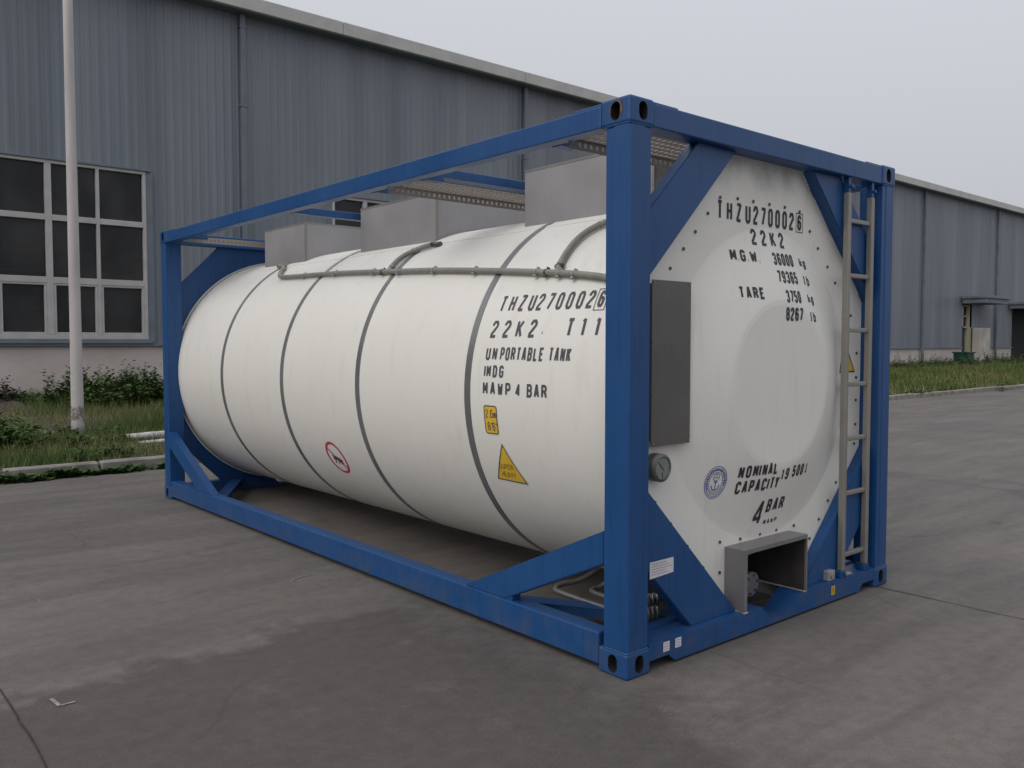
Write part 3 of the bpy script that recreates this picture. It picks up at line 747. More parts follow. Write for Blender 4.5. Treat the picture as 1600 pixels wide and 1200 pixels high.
# near end: corner measure for the top is CH, for the bottom 0
for ix in (0, 1):
    bm = BM(); diag(bm, .055, .124, 1, ix, CH - 1.615, CH - 1.925)
    build('top_corner_brace', bm, BLUE, tc)
    bm = BM(); diag(bm, .055, .124, 0, ix, 1.030, .655)
    build('bottom_corner_brace', bm, BLUE, tc)

VX0, VX1, VZ0, VZ1, VY0 = .895, 1.495, .128, .449, .004
# near end panel: octagonal sheet with a dished centre
DX, DZ = 1.25, 1.29
def prof(r):
    if r >= .84: return PY
    if r <= .44: return .018
    t = (r - .44) / .40
    return .018 + (PY - .018) * (.72 * t + .28 * t * t * (3 - 2 * t))
OCT = [(.86, 2.473), (1.578, 2.473), (2.285, 1.766), (2.285, .87), (1.54, .126), (.90, .126), (.19, .836), (.19, 1.803)]
def oct_r(t):
    c, s = math.cos(t), math.sin(t); best = 9
    for i in range(8):
        (x1, z1), (x2, z2) = OCT[i], OCT[(i + 1) % 8]
        ex, ez = x2 - x1, z2 - z1; den = c * ez - s * ex
        if abs(den) < 1e-9: continue
        k = ((x1 - DX) * ez - (z1 - DZ) * ex) / den
        m_ = ((x1 - DX) * s - (z1 - DZ) * c) / den
        if k > 0 and -1e-6 <= m_ <= 1 + 1e-6: best = min(best, k)
    return best
angs = sorted([2 * PI * k / 144 + .001 for k in range(144)] + [math.atan2(z - DZ, x - DX) % (2 * PI) for x, z in OCT])
rad = [.0001, .2, .40, .425, .45] + [.46 + .02 * k for k in range(19)] + [.84, .86]
rings = []
bm = BM()
for r in rad: rings.append([bm.verts.new((DX + r * math.cos(t), prof(r), DZ + r * math.sin(t))) for t in angs])
rings.append([bm.verts.new((DX + oct_r(t) * math.cos(t), PY, DZ + oct_r(t) * math.sin(t))) for t in angs])
rings.append([bm.verts.new((DX + oct_r(t) * math.cos(t), PY + .03, DZ + oct_r(t) * math.sin(t))) for t in angs])
n = len(angs)
for i in range(len(rings) - 1):
    for k in range(n):
        f = bm.faces.new((rings[i][k], rings[i][(k + 1) % n], rings[i + 1][(k + 1) % n], rings[i + 1][k])); f.smooth = i + 1 < len(rad) and rad[i + 1] <= .841 and i not in (2, 3)
for co, no in (((VX0 + .002, 0, 0), (1, 0, 0)), ((VX1 - .002, 0, 0), (1, 0, 0)), ((0, 0, VZ1 - .002), (0, 0, 1))):
    g_ = [q for q in bm.faces if q.calc_center_median().z < .55]; g_ = g_ + list({e for q in g_ for e in q.edges}) + list({v for q in g_ for v in q.verts})
    bmesh.ops.bisect_plane(bm, geom=g_, plane_co=co, plane_no=no)
kill = [q for q in bm.faces if VX0 + .002 < q.calc_center_median().x < VX1 - .002 and q.calc_center_median().z < VZ1 - .003]
bmesh.ops.delete(bm, geom=kill, context='FACES')
# square up the opening: strips between its ragged edge and the box
panel = build('end_panel', bm, PANELW, tc)
BOLTS = [(.72, 2.16), (.62, 2.06), (.53, 1.97), (.43, 1.87), (.82, 2.25), (.97, 2.26), (1.11, 2.26), (1.26, 2.26), (1.41, 2.26), (1.56, 2.25), (1.67, 2.15), (1.76, 2.06), (1.87, 1.96), (1.96, 1.87), (2.15, 1.68), (2.23, 1.45), (2.23, 1.3), (2.23, 1.16), (2.23, 1.01), (2.22, .89), (2.12, .77), (2.01, .67), (1.92, .57), (1.82, .47), (1.72, .37), (1.55, .47), (1.37, .47), (1.21, .47), (1.03, .47), (.85, .48), (.85, .32), (.33, .75), (.45, .63), (.58, .50), (.71, .37)]
for x, z in BOLTS:
    bm = BM(); tube(bm, [(x, PY - .006, z), (x, PY + .001, z)], .0085, 8, True, False); build('panel_bolt', bm, BOLT, panel)

# tank shell with straps
bm = BM()
pr = [(PY + .006, .001), (PY + .006, RT - .02), (PY + .012, RT)] + [(PY + .012 + (5.965 - PY - .012) * k / 30, RT) for k in range(1, 31)] + [(5.97, RT), (5.975, .001)]
pr = pr[1:-1] + [pr[-1]]
revolve_y(bm, pr, XC, ZC, 128)
for x_ in (VX0 + .003, VX1 - .003): bmesh.ops.bisect_plane(bm, geom=bm.faces[:] + bm.edges[:] + bm.verts[:], plane_co=(x_, 0, 0), plane_no=(1, 0, 0))
bmesh.ops.delete(bm, geom=[q for q in bm.faces if q.calc_center_median().y < .62 and .899 < q.calc_center_median().x < 1.491 and q.calc_center_median().z < .3], context='FACES')
shell = build('tank_shell', bm, WHITE, tc)
for f in shell.data.polygons:
    if abs(f.normal.y) > .5: f.use_smooth = False
for yb in (1.3229, 2.5338, 3.6741, 4.8496):
    bm = BM(); revolve_y(bm, [(yb - .054, RT + .0005), (yb - .052, RT + .004), (yb - .002, RT + .004), (yb, RT + .0005)], XC, ZC, 128, False)
    for f in bm.faces: f.smooth = False
    b_ = build('strap', bm, STRAP, shell)
bm = BM(); revolve_y(bm, [(5.952, RT + .0005), (5.952, RT + .005), (5.966, RT + .005), (5.966, RT + .0005)], XC, ZC, 128, False); build('strap', bm, STRAP, shell)
bm = BM(); revolve_y(bm, [(5.972, RT - .01), (5.972, RT + .016), (5.988, RT + .016), (5.988, RT - .01)], XC, ZC, 128, False); build('end_ring', bm, WHITE, shell)
# seams of the top cladding
bm = BM()
for a in (61.5, 118.5):
    t = R(a)
    d = Vector((-math.cos(t), 0, math.sin(t))); p = Vector((XC, 0, ZC)) + d * (RT + .001)
    bar(bm, p + Vector((0, .2, 0)), p + Vector((0, 5.95, 0)), .035, .003, d)
build('cladding_lap', bm, WHITE, shell)

# far end: blue octagonal end plate and its frame
bm = BM()
k1, k2 = .665, .665
pts = [(.150, CH - (.666 - .150)), (.55, 2.474), (CW - .55, 2.474), (CW - .150, CH - .516), (CW - .150, .515), (CW - .54, .125), (.54, .125), (.150, .515)]
prism(bm, pts, 1, 5.990, 6.03, .004); build('rear_end_plate', bm, BLUE, tc)
# side diagonals low down at all four corners
for ix in (0, 1):
    a, b = (.006, .080) if ix == 0 else (CW - .080, CW - .006)
    for iy in (0, 1):
        Yf = (lambda v: v) if iy == 0 else (lambda v: CL - v)
        pts = [(.150, .655), (1.20, .178), (.86, .178), (.150, .500)]
        bm = BM(); prism(bm, [(Yf(u), v) for u, v in pts], 0, a, b, .005)
        build('side_brace', bm, BLUE, tc)
        bm = BM(); prism(bm, [(Yf(.86), .178), (Yf(.80), .178), (Yf(.80), .206), (Yf(.86), .206)], 0, a + .006, b - .01, .002); build('brace_stub', bm, BLUE, tc)
# floor diagonals and tank supports
for iy in (0, 1):
    for ix in (0, 1):
        X = (lambda v: v) if ix == 0 else (lambda v: CW - v); Yf = (lambda v: v) if iy == 0 else (lambda v: CL - v)
        bm = BM(); bar(bm, (X(.08), Yf(1.15), .10), (X(.70), Yf(.10), .10), .10, .05, (0, 0, 1), .004); build('floor_brace', bm, BLUE, tc)
# top cross beams, gratings
def beam(y0, y1, z0=2.505, z1=2.560):
    bm = BM(); box(bm, (.085, y0, z0), (CW - .085, y1, z1), .004, 1); return build('cross_beam', bm, BLUE, tc)
beam(1.69, 1.785); beam(3.58, 3.66); beam(4.35, 4.43) if False else None
def grating(y0, y1, z=2.50, lip='far', x0=.088, x1=CW - .088):
    """walkway plank of punched slots; real openings"""
    p = .040; rows = max(3, int((y1 - y0) / .052)); cols = int((x1 - x0) / p)
    bm = BM(); py = (y1 - y0) / rows
    for r in range(rows + 1):
        yy = y0 + r * py; box(bm, (x0, yy - .009, z - .003), (x1, yy + .009, z + .003))
    for c in range(cols + 1):
        xx = x0 + (x1 - x0) * c / cols
        for r in range(rows):
            off = p * .35 * (r % 2)
            if xx + off + .009 > x1: continue
            ya = y0 + r * py
            box(bm, (xx + off, ya + .009, z - .0026), (xx + off + .013, ya + py - .009, z + .0026))
    g = build('walkway_plank', bm, GALV, tc)
    for (ly, s) in ((y1, 1), (y0, -1)):
        if lip == 'far' and s < 0: continue
        if lip == 'near' and s > 0: continue
        bm = BM(); h = .052; yl = ly + s * .009
        box(bm, (x0, yl - .0015, z - h), (x1, yl + .0015, z - h + .016)); box(bm, (x0, yl - .0015, z - .016), (x1, yl + .0015, z))
        for c in range(cols + 1):
            xx = x0 + (x1 - x0) * c / cols; box(bm, (xx, yl - .0014, z - h + .016), (min(xx + .024, x1), yl + .0014, z - .016))
        build('plank_lip', bm, GALV, g)
    return g
grating(1.80, 2.08); grating(.185, .46); grating(5.50, 5.86, 2.50, 'near')
for y in (.52, 1.66, 2.22, 3.36, 5.36):
    for ix in (0, 1):
        X = (lambda v: v) if ix == 0 else (lambda v: CW - v)
        bm = BM(); prism(bm, [(X(.086), 2.472), (X(.21), 2.472), (X(.21), 2.50), (X(.086), 2.56)], 1, y, y + .07, .002) ; build('walkway_bracket', bm, BLUE, tc)

# stainless boxes round the top fittings: open-topped sheet coamings
def coaming(y0, y1, x0=.752, x1=1.69, zt=2.588):
    bm = BM(); th = .004
    def zb(x): return ZC + math.sqrt(max(0, RT ** 2 - (x - XC) ** 2)) - .01
    box(bm, (x0, y0, zb(x0)), (x0 + th, y1, zt)); box(bm, (x1 - th, y0, zb(x1)), (x1, y1, zt))
    xs_ = [x0 + th + (x1 - x0 - 2 * th) * k / 16 for k in range(17)]
    for ya in (y0, y1 - th):
        for a, b in zip(xs_, xs_[1:]):
            prism(bm, [(a, zb(a)), (b, zb(b)), (b, zt - .001), (a, zt - .001)], 1, ya, ya + th)
    c = build('spill_box', bm, STEEL, tc)
    bm = BM()
    for xa in (x0 - .003, x1 - .006): box(bm, (xa, y0 - .003, zt - .01), (xa + .012, y1 + .003, zt + .002)) 
    for ya in (y0 - .003, y1 - .006): box(bm, (x0 + .009, ya, zt - .01), (x1 - .006, ya + .012, zt + .0015))
    box(bm, (x0 - .002, y0 - .002, zb(x0)), (x0 + .016, y0 + .001, zt - .01)); box(bm, (x0 - .002, y0 + .001, zb(x0)), (x0 + .0, y0 + .014, zt - .01))
    build('folded_edge', bm, LADM, c)
    return c
coaming(.50, 1.545); b2 = coaming(2.495, 3.545); coaming(4.50, 5.34)
# manlid inside the middle box and valves in the others, seen only from above
for (y, r_) in ((3.0, .26), (1.0, .16), (4.9, .14)):
    bm = BM(); tube(bm, [(XC, y, 2.33), (XC, y, 2.40)], r_, 32); tube(bm, [(XC, y, 2.40), (XC, y, 2.44)], r_ * .9, 32)
    l_ = build('manlid', bm, STEEL, tc)
    bm = BM(); bar(bm, (XC - r_, y, 2.455), (XC + r_, y, 2.455), .03, .02); build('lid_bar', bm, BOLT, l_)

# drain hoses
def oncyl(y, ang, h=.024):
    t = R(ang); return Vector((XC - (RT + h) * math.cos(t), y, ZC + (RT + h) * math.sin(t)))
main = [(4.80, 59.5), (4.72, 59.0), (4.60, 56.5), (4.52, 52.0), (4.40, 48.8), (4.10, 47.6), (3.6, 46.6), (3.0, 44.9), (2.52, 43.0), (2.0, 41.2), (1.4, 38.4), (.8, 35.2), (.5, 33.2), (.33, 31.2), (.2, 27)]
def hose(path, r=.0175, off=.024):
    bm = BM(); P = smooth_path([oncyl(y, a, off) for y, a in path], 12)
    tube(bm, P, r, 14); return build('drain_hose', bm, HOSE, tc)
h1 = hose(main)
h2 = hose([(2.56, 43.2), (2.575, 46), (2.575, 50), (2.53, 53.5), (2.44, 56.5), (2.36, 57.8)])
h3 = hose([(.76, 35), (.775, 39), (.78, 45), (.76, 50), (.70, 54), (.58, 57.2), (.50, 58.5)])
def clamp(path_pts, k, parent):
    y, a = path_pts; c = oncyl(y, a); c2 = oncyl(y + .001, a)
    bm = BM(); d = Vector((0, 1, 0)) if k == 'y' else (oncyl(y, a + 1) - c).normalized()
    tube(bm, [c - d * .006, c + d * .006], .0200, 14, True, False)
    nrm = Vector((c.x - XC, 0, c.z - ZC)).normalized(); s = d.cross(nrm)
    bar(bm, c - s * .03 - d * .0, c - s * .018, .016, .014, nrm); tube(bm, [c - s * .026 - d * .014, c - s * .026 + d * .014], .005, 6)
    tube(bm, [c + s * .026 - nrm * .01, c + s * .026 + nrm * .012], .005, 6); bar(bm, c + s * .018, c + s * .03, .016, .012, nrm)
    bar(bm, c - nrm * .03 - s * .03, c - nrm * .03 + s * .03, .02, .006, nrm)
    return build('hose_clamp', bm, BOLT if random.random() < .3 else STEEL, parent)
def along(y):
    P = sorted(main); 
    for (ya, aa), (yb, ab) in zip(P, P[1:]):
        if ya <= y <= yb: return aa + (ab - aa) * (y - ya) / (yb - ya)
    return 40
for y in (3.93, 3.38, 2.78, 2.64, 2.42, 1.98, 1.52, .93, .74, .62, .845): clamp((y, along(y)), 'y', h1)
clamp((2.57, 45.6), 'a', h2); clamp((2.50, 54.6), 'a', h2); clamp((.77, 37.5), 'a', h3); clamp((.70, 54), 'a', h3); clamp((4.70, 58.8), 'y', h1)
# drain stubs where hoses meet the shell
for y, a, p_ in ((2.36, 57.8, h2), (.50, 58.5, h3), (4.80, 59.5, h1)):
    bm = BM(); c = oncyl(y, a); tube(bm, [c + Vector((0, .02, 0)), c + Vector((.02, -.08, -.0))], .017, 10); build('drain_stub', bm, BOLT, p_)
# hoses on the other side, one end seen past the panel
bm = BM(); tube(bm, smooth_path([(2.19, .30, 1.74), (2.26, .20, 1.735), (2.345, .155, 1.66), (2.37, .16, 1.5), (2.37, .20, 1.0), (2.36, .3, .5), (2.30, .5, .24), (2.2, .8, .17)], 10), .020, 12); build('drain_hose', bm, HOSE, tc)
# pipes low under the near end
bm = BM(); tube(bm, smooth_path([(.36, .24, .17), (.42, .50, .125), (.455, .90, .115), (.50, .985, .115), (.58, 1.02, .115), (.75, 1.0, .13), (1.1, .9, .3)], 10), .016, 12); build('steam_pipe', bm, STRAP, tc)
bm = BM(); tube(bm, smooth_path([(.42, .29, .20), (.50, .48, .15), (.56, .74, .13), (.61, .80, .13), (.70, .80, .14), (1.0, .72, .3)], 10), .014, 12); build('steam_pipe', bm, STRAP, tc)
for (x, y, z) in ((.34, .235, .165), (.40, .285, .205)):
    bm = BM(); tube(bm, [(x - .08, y - .02, z + .03), (x + .16, y + .02, z - .01)], .017, 12)
    for k in range(5):
        c = Vector((x - .04 + k * .045, y - .014 + k * .008, z + .024 - k * .007)); tube(bm, [c, c + Vector((.012, .002, -.002))], .030, 12, True, False)
        tube(bm, [c + Vector((.006, -.02, .03)), c + Vector((.006, -.024, -.04))], .006, 6)
    tube(bm, [(x + .02, y - .02, z - .06), (x + .03, y - .01, z + .06)], .012, 8); build('steam_inlet', bm, STRAP, tc)

# dark plate and gauge on the near end
bm = BM(); box(bm, (.248, .078, 1.027), (.535, .083, 1.806), .0012, 1); pl = build('document_plate', bm, DSTEEL, tc)
bm = BM(); box(bm, (.262, .0835, 1.05), (.405, PY - .001, 1.79)); build('plate_backing', bm, DSTEEL, pl)
for x in (.258, .525):
    for z in (1.04, 1.27, 1.52, 1.795):
        bm = BM(); tube(bm, [(x, .074, z), (x, .078, z)], .004, 8); build('plate_rivet', bm, LADM, pl)
gg = BM(); GX, GZ, GR = .318, .923, .067
tube(gg, [(GX, PY - .055, GZ), (GX, PY + .001, GZ)], GR, 40, True, True)
gauge = build('temperature_gauge', gg, DSTEEL, tc)
bm = BM(); A = [2 * PI * k / 40 for k in range(40)]
vo = [bm.verts.new((GX + GR * math.cos(t), PY - .0555, GZ + GR * math.sin(t))) for t in A]; vi = [bm.verts.new((GX + (GR - .012) * math.cos(t), PY - .062, GZ + (GR - .012) * math.sin(t))) for t in A]
vj = [bm.verts.new((GX + (GR - .014) * math.cos(t), PY - .0575, GZ + (GR - .014) * math.sin(t))) for t in A]
for k in range(40):
    bm.faces.new((vo[k], vo[(k + 1) % 40], vi[(k + 1) % 40], vi[k])); bm.faces.new((vi[k], vi[(k + 1) % 40], vj[(k + 1) % 40], vj[k]))
build('bezel', bm, DSTEEL, gauge)
bm = BM(); tube(bm, [(GX, PY - .0572, GZ), (GX, PY - .0560, GZ)], GR - .014, 40); build('dial', bm, mat_plain('gauge_dial', (.20, .215, .205), .25, 0, .15, 30), gauge)
bm = BM(); bar(bm, (GX + .012, PY - .0585, GZ - .014), (GX - .03, PY - .0585, GZ + .03), .004, .001, (0, 1, 0)); bar(bm, (GX, PY - .0585, GZ - .048), (GX, PY - .0585, GZ - .02), .004, .001, (0, 1, 0))
for t in range(-4, 11):
    a = R(t * 22.5); bar(bm, (GX + .046 * math.cos(a), PY - .0585, GZ + .046 * math.sin(a)), (GX + .054 * math.cos(a), PY - .0585, GZ + .054 * math.sin(a)), .002, .001, (0, 1, 0))
build('needle', bm, INK, gauge)

# bottom valve box
VX0, VX1, VZ0, VZ1, VY0 = .895, 1.495, .128, .449, .004
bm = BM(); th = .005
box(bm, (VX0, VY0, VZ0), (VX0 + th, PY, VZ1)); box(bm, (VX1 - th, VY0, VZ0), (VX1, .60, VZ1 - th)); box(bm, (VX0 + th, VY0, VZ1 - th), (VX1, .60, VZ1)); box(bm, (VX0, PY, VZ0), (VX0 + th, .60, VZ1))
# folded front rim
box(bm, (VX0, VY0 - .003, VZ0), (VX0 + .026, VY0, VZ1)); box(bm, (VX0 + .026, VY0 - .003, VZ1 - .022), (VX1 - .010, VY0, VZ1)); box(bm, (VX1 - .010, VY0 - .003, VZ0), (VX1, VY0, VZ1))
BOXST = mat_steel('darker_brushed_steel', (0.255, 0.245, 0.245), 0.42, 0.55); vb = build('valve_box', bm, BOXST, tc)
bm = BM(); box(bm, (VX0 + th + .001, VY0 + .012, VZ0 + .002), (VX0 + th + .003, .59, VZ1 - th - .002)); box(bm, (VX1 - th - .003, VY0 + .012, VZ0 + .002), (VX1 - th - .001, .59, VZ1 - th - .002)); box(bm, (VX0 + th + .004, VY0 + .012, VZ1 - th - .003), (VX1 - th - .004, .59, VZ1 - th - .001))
BOXSHADE = mat_plain('box_shade_brown', (.040, .034, .032), .7, 0, .4, 8); build('box_shade_lining', bm, BOXSHADE, vb)  # added dark sheets: the deep box's inner shade is put into their colour
bm = BM(); box(bm, (VX0 + th, .602, VZ0 - .02), (VX1 - th, .606, VZ1)); box(bm, (VX0 + .01, .20, .055), (VX1 - .01, .60, .058)); build('box_back', bm, BOXSHADE, vb)  # back and floor take the same painted shade
bm = BM()
for (a, b) in (((VX0, VY0 + .02, VZ0 - .004), (VX0 + .012, PY - .02, VZ0)), ((VX1 - .012, VY0, VZ0 - .006), (VX1, .5, VZ0))): box(bm, a, b)
box(bm, (VX0 - .0, VY0 - .004, VZ0 - .008), (VX0 + .034, VY0 + .03, VZ0 - .001)); build('edge_seal', bm, mat_plain('cream_edge', (.55, .50, .36), .6), vb)
bm = BM(); tube(bm, [(1.205, .19, .185), (1.205, .52, .225)], .042, 24); tube(bm, [(1.205, .165, .183), (1.205, .195, .185)], .068, 28); tube(bm, [(1.205, .24, .19), (1.205, .262, .19)], .056, 28)
tube(bm, [(1.205, .50, .225), (1.27, .56, .33)], .05, 16)
vv = build('outlet_valve', bm, mat_steel('valve_steel', (.26, .25, .26), .4, .6), tc)
bm = BM(); tube(bm, smooth_path([(1.17, .28, .26), (1.16, .22, .32), (1.21, .20, .345), (1.27, .20, .35)], 6), .009, 8); bar(bm, (1.17, .25, .26), (1.17, .25, .36), .012, .012, (0, 1, 0)); tube(bm, [(1.17, .25, .30), (1.31, .35, .42)], .006, 8); build('valve_lever', bm, LADM, vv)
for k in range(6):
    a = R(60 * k + 15); bm = BM(); tube(bm, [(1.205 + .052 * math.cos(a), .157, .183 + .052 * math.sin(a)), (1.205 + .052 * math.cos(a), .166, .183 + .052 * math.sin(a))], .007, 6, True, False); build('flange_bolt', bm, BOLT, vv)
bm = BM(); tube(bm, [(.935, .022, .139), (.935, .05, .139)], .012, 10); box(bm, (.915, .014, .126), (.955, .05, .132)); build('lock_tab', bm, BLUE, tc)

# ladder
lad = BM(); Y0, Y1 = .012, .048
LX = (1.903, 1.936, 2.176, 2.209)
box(lad, (LX[0], Y0, .165), (LX[1], Y1, 2.385), .004, 1); box(lad, (LX[2], Y0, .165), (LX[3], Y1, 2.385), .004, 1)
ladder = build('ladder', lad, LADM, tc)
for z in (2.227, 1.908, 1.589, 1.268, .945, .620, .253):
    bm = BM(); box(bm, (LX[1], .022, z - .013), (LX[2], .050, z + .013), .005, 2)
    build('rung', bm, LADM, ladder)
for a, b in ((LX[0], LX[1]), (LX[2], LX[3])):
    bm = BM(); box(bm, (a + .004, .018, 2.385), (b - .004, .05, 2.474)); tube(bm, [((a + b) / 2, .0, 2.42), ((a + b) / 2, .018, 2.42)], .010, 8, True, False); build('ladder_hanger', bm, BLUE, ladder)
    bm = BM(); box(bm, (a - .012, .014, .126), (b + .012, .07, .165), .003, 1)
    tube(bm, [((a + b) / 2, .0, .148), ((a + b) / 2, .014, .148)], .009, 8, True, False)
    build('ladder_foot', bm, BLUE, ladder)
bm = BM(); box(bm, (1.765, .02, .126), (1.835, .08, .185), .004, 1); tube(bm, [(1.80, .012, .16), (1.80, .02, .16)], .018, 12); box(bm, (1.96, .015, .1265), (2.02, .05, .140), .003, 1); build('earthing_lug', bm, STEEL, tc)

# ------------------------------------------------------------ lettering: strokes laid on the curved surfaces
GL = {
 'T': [[(0, 7), (4, 7)], [(2, 7), (2, 0)]], 'H': [[(0, 0), (0, 7)], [(4, 0), (4, 7)], [(0, 3.6), (4, 3.6)]],
 'Z': [[(0, 7), (4, 7), (0, 0), (4, 0)]], 'U': [[(0, 7), (0, 1), (1, 0), (3, 0), (4, 1), (4, 7)]],
 '2': [[(0, 5.2), (0, 6), (1, 7), (3, 7), (4, 6), (4, 4.9), (0, 1.1), (0, 0), (4, 0)]], '7': [[(0, 7), (4, 7), (4, 6), (1.4, 0)]],
 '0': [[(1, 0), (3, 0), (4, 1), (4, 6), (3, 7), (1, 7), (0, 6), (0, 1), (1, 0)]],
 '6': [[(4, 5.5), (4, 6), (3, 7), (1, 7), (0, 6), (0, 1), (1, 0), (3, 0), (4, 1), (4, 3.2), (3, 4), (0, 4)]],
 '9': [[(0, 1.5), (0, 1), (1, 0), (3, 0), (4, 1), (4, 6), (3, 7), (1, 7), (0, 6), (0, 4), (1, 3.2), (4, 3.2)]],
 'K': [[(0, 0), (0, 7)], [(4, 7), (.4, 2.8)], [(1.5, 3.9), (4, 0)]], '1': [[(.9, 5.9), (2.2, 7), (2.2, 0)]],
 'N': [[(0, 0), (0, 7), (4, 0), (4, 7)]], 'P': [[(0, 0), (0, 7), (3, 7), (4, 6), (4, 4.2), (3, 3.2), (0, 3.2)]],
 'O': [[(1, 0), (3, 0), (4, 1), (4, 6), (3, 7), (1, 7), (0, 6), (0, 1), (1, 0)]],
 'R': [[(0, 0), (0, 7), (3, 7), (4, 6), (4, 4.6), (3, 3.6), (0, 3.6)], [(2.2, 3.6), (4, 1.6), (4, 0)]],
 'A': [[(0, 0), (1.7, 7), (2.3, 7), (4, 0)], [(.7, 2.1), (3.3, 2.1)]],
 'B': [[(0, 0), (0, 7), (3, 7), (4, 6), (4, 4.6), (3, 3.7), (4, 2.8), (4, 1), (3, 0), (0, 0)], [(0, 3.7), (3, 3.7)]],
 'L': [[(0, 7), (0, 0), (4, 0)]], 'E': [[(4, 7), (0, 7), (0, 0), (4, 0)], [(0, 3.6), (3.2, 3.6)]], 'I': [[(2, 0), (2, 7)]],
 'M': [[(0, 0), (0, 7), (2, 2), (4, 7), (4, 0)]], 'W': [[(0, 7), (.8, 0), (2, 5), (3.2, 0), (4, 7)]],
 'D': [[(0, 0), (0, 7), (2.8, 7), (4, 5.8), (4, 1.2), (2.8, 0), (0, 0)]], 'G': [[(4, 5.5), (4, 6), (3, 7), (1, 7), (0, 6), (0, 1), (1, 0), (3, 0), (4, 1), (4, 3.3), (2.2, 3.3)]],
 'C': [[(4, 5.2), (4, 6), (3, 7), (1, 7), (0, 6), (0, 1), (1, 0), (3, 0), (4, 1), (4, 1.9)]], 'Y': [[(0, 7), (2, 3.2), (4, 7)], [(2, 3.2), (2, 0)]],
 '4': [[(3, 0), (3, 7), (0, 2.2), (0, 1.6), (4, 1.6)]], '3': [[(0, 5.6), (0, 6), (1, 7), (3, 7), (4, 6), (4, 4.6), (3, 3.7), (1.4, 3.7)], [(3, 3.7), (4, 2.8), (4, 1), (3, 0), (1, 0), (0, 1), (0, 1.6)]],
 '5': [[(4, 7), (0, 7), (0, 3.8), (3, 4.3), (4, 3.4), (4, 1), (3, 0), (1, 0), (0, 1), (0, 1.6)]],
 '8': [[(1, 3.7), (0, 4.6), (0, 6), (1, 7), (3, 7), (4, 6), (4, 4.6), (3, 3.7), (1, 3.7)], [(3, 3.7), (4, 2.8), (4, 1), (3, 0), (1, 0), (0, 1), (0, 2.8), (1, 3.7)]],
 '.': [[(1.6, .0), (2.4, .0)]], ',': [[(2.2, .6), (1.7, -1.2)]], "'": [[(2, 7), (1.8, 5.6)]], '"': [[(1.2, 7), (1.1, 5.6)], [(2.8, 7), (2.7, 5.6)]],
 'k': [[(0, 0), (0, 7)], [(3.6, 4.4), (.4, 2.0)], [(1.6, 2.8), (3.8, 0)]], 'g': [[(4, 4.4), (1, 4.4), (0, 3.6), (0, .8), (1, 0), (4, 0)], [(4, 4.4), (4, -1.4), (3, -2.2), (.4, -2.2)]],
 'l': [[(2, 7), (2, 0)]], 'b': [[(0, 7), (0, 0), (3, 0), (4, .8), (4, 3.6), (3, 4.4), (0, 4.4)]],
 'm': [[(0, 0), (0, 4.4)], [(0, 3.6), (.8, 4.4), (2, 3.8), (2, 0)], [(2, 3.8), (3, 4.4), (4, 3.6), (4, 0)]], 'S': [[(4, 5.4), (4, 6), (3, 7), (1, 7), (0, 6), (0, 4.6), (4, 2.6), (4, 1), (3, 0), (1, 0), (0, 1), (0, 1.6)]],
 'V': [[(0, 7), (2, 0), (4, 7)]], 'F': [[(4, 7), (0, 7), (0, 0)], [(0, 3.6), (3, 3.6)]],
}
def ribbon(bm, pts, w, fn, lift, wv=None):
    """miter-joined stroke in (s, t) space mapped by fn(s, t, lift); sharp corners are butted"""
    P = [Vector(p) for p in pts]; closed = (P[0] - P[-1]).length < 1e-6 and len(P) > 2
    if not closed:
        for i in range(1, len(P) - 1):
            d1, d2 = (P[i] - P[i - 1]).normalized(), (P[i + 1] - P[i]).normalized()
            if d1.dot(d2) < -.25:
                e = w * .12
                ribbon(bm, P[:i] + [P[i] + d1 * e], w, fn, lift); ribbon(bm, [P[i] - d2 * e] + P[i + 1:], w, fn, lift + .00009); return
    if closed: P = P[:-1]
    Q = []; n = len(P)
    segs = n if closed else n - 1
    L, Rr = [], []
    for i in range(n):
        a = P[i - 1] if (closed or i) else None; b = P[(i + 1) % n] if (closed or i < n - 1) else None
        d1 = (P[i] - a).normalized() if a is not None else None; d2 = (b - P[i]).normalized() if b is not None else None
        if d1 is None: nrm = Vector((-d2.y, d2.x)); k = 1
        elif d2 is None: nrm = Vector((-d1.y, d1.x)); k = 1
        else:
            n1 = Vector((-d1.y, d1.x)); n2 = Vector((-d2.y, d2.x)); nrm = (n1 + n2)
            if nrm.length < 1e-3: nrm = n1; k = 1
            else: nrm.normalize(); k = min(1 / max(nrm.dot(n1), .35), 2.0)
        L.append(P[i] + nrm * w / 2 * k); Rr.append(P[i] - nrm * w / 2 * k)
    for i in range(segs):
        j = (i + 1) % n; m_ = max(1, int(math.ceil((P[j] - P[i]).length / .022)))
        pl_, pr_ = None, None
        for k in range(m_ + 1):
            f = k / m_; l = L[i].lerp(L[j], f); r = Rr[i].lerp(Rr[j], f)
            vl, vr = bm.verts.new(fn(l.x, l.y, lift)), bm.verts.new(fn(r.x, r.y, lift))
            if pl_: bm.faces.new((pl_, pr_, vr, vl))
            pl_, pr_ = vl, vr
def write(bm, text, s0, t0, pitch, w, h, sw, fn, lift=.0016, adv=None):
    """text from s0 at baseline t0; pitch between letters"""
    s = s0; c = 0; sw *= 1.26
    for ch in text:
        if ch == ' ': s += pitch * (adv or .7); continue
        g = GL[ch]; ww = w
        for st in g:
            pts = [(s + sw / 2 + x / 4 * (ww - sw), t0 + sw / 2 + y / 7 * (h - sw)) for x, y in st]
            ribbon(bm, pts, sw, fn, lift + (c % 7) * .00012); c += 1
        s += pitch * (.55 if ch in ".,'" else (.62 if ch in 'I' else 1))
    return s
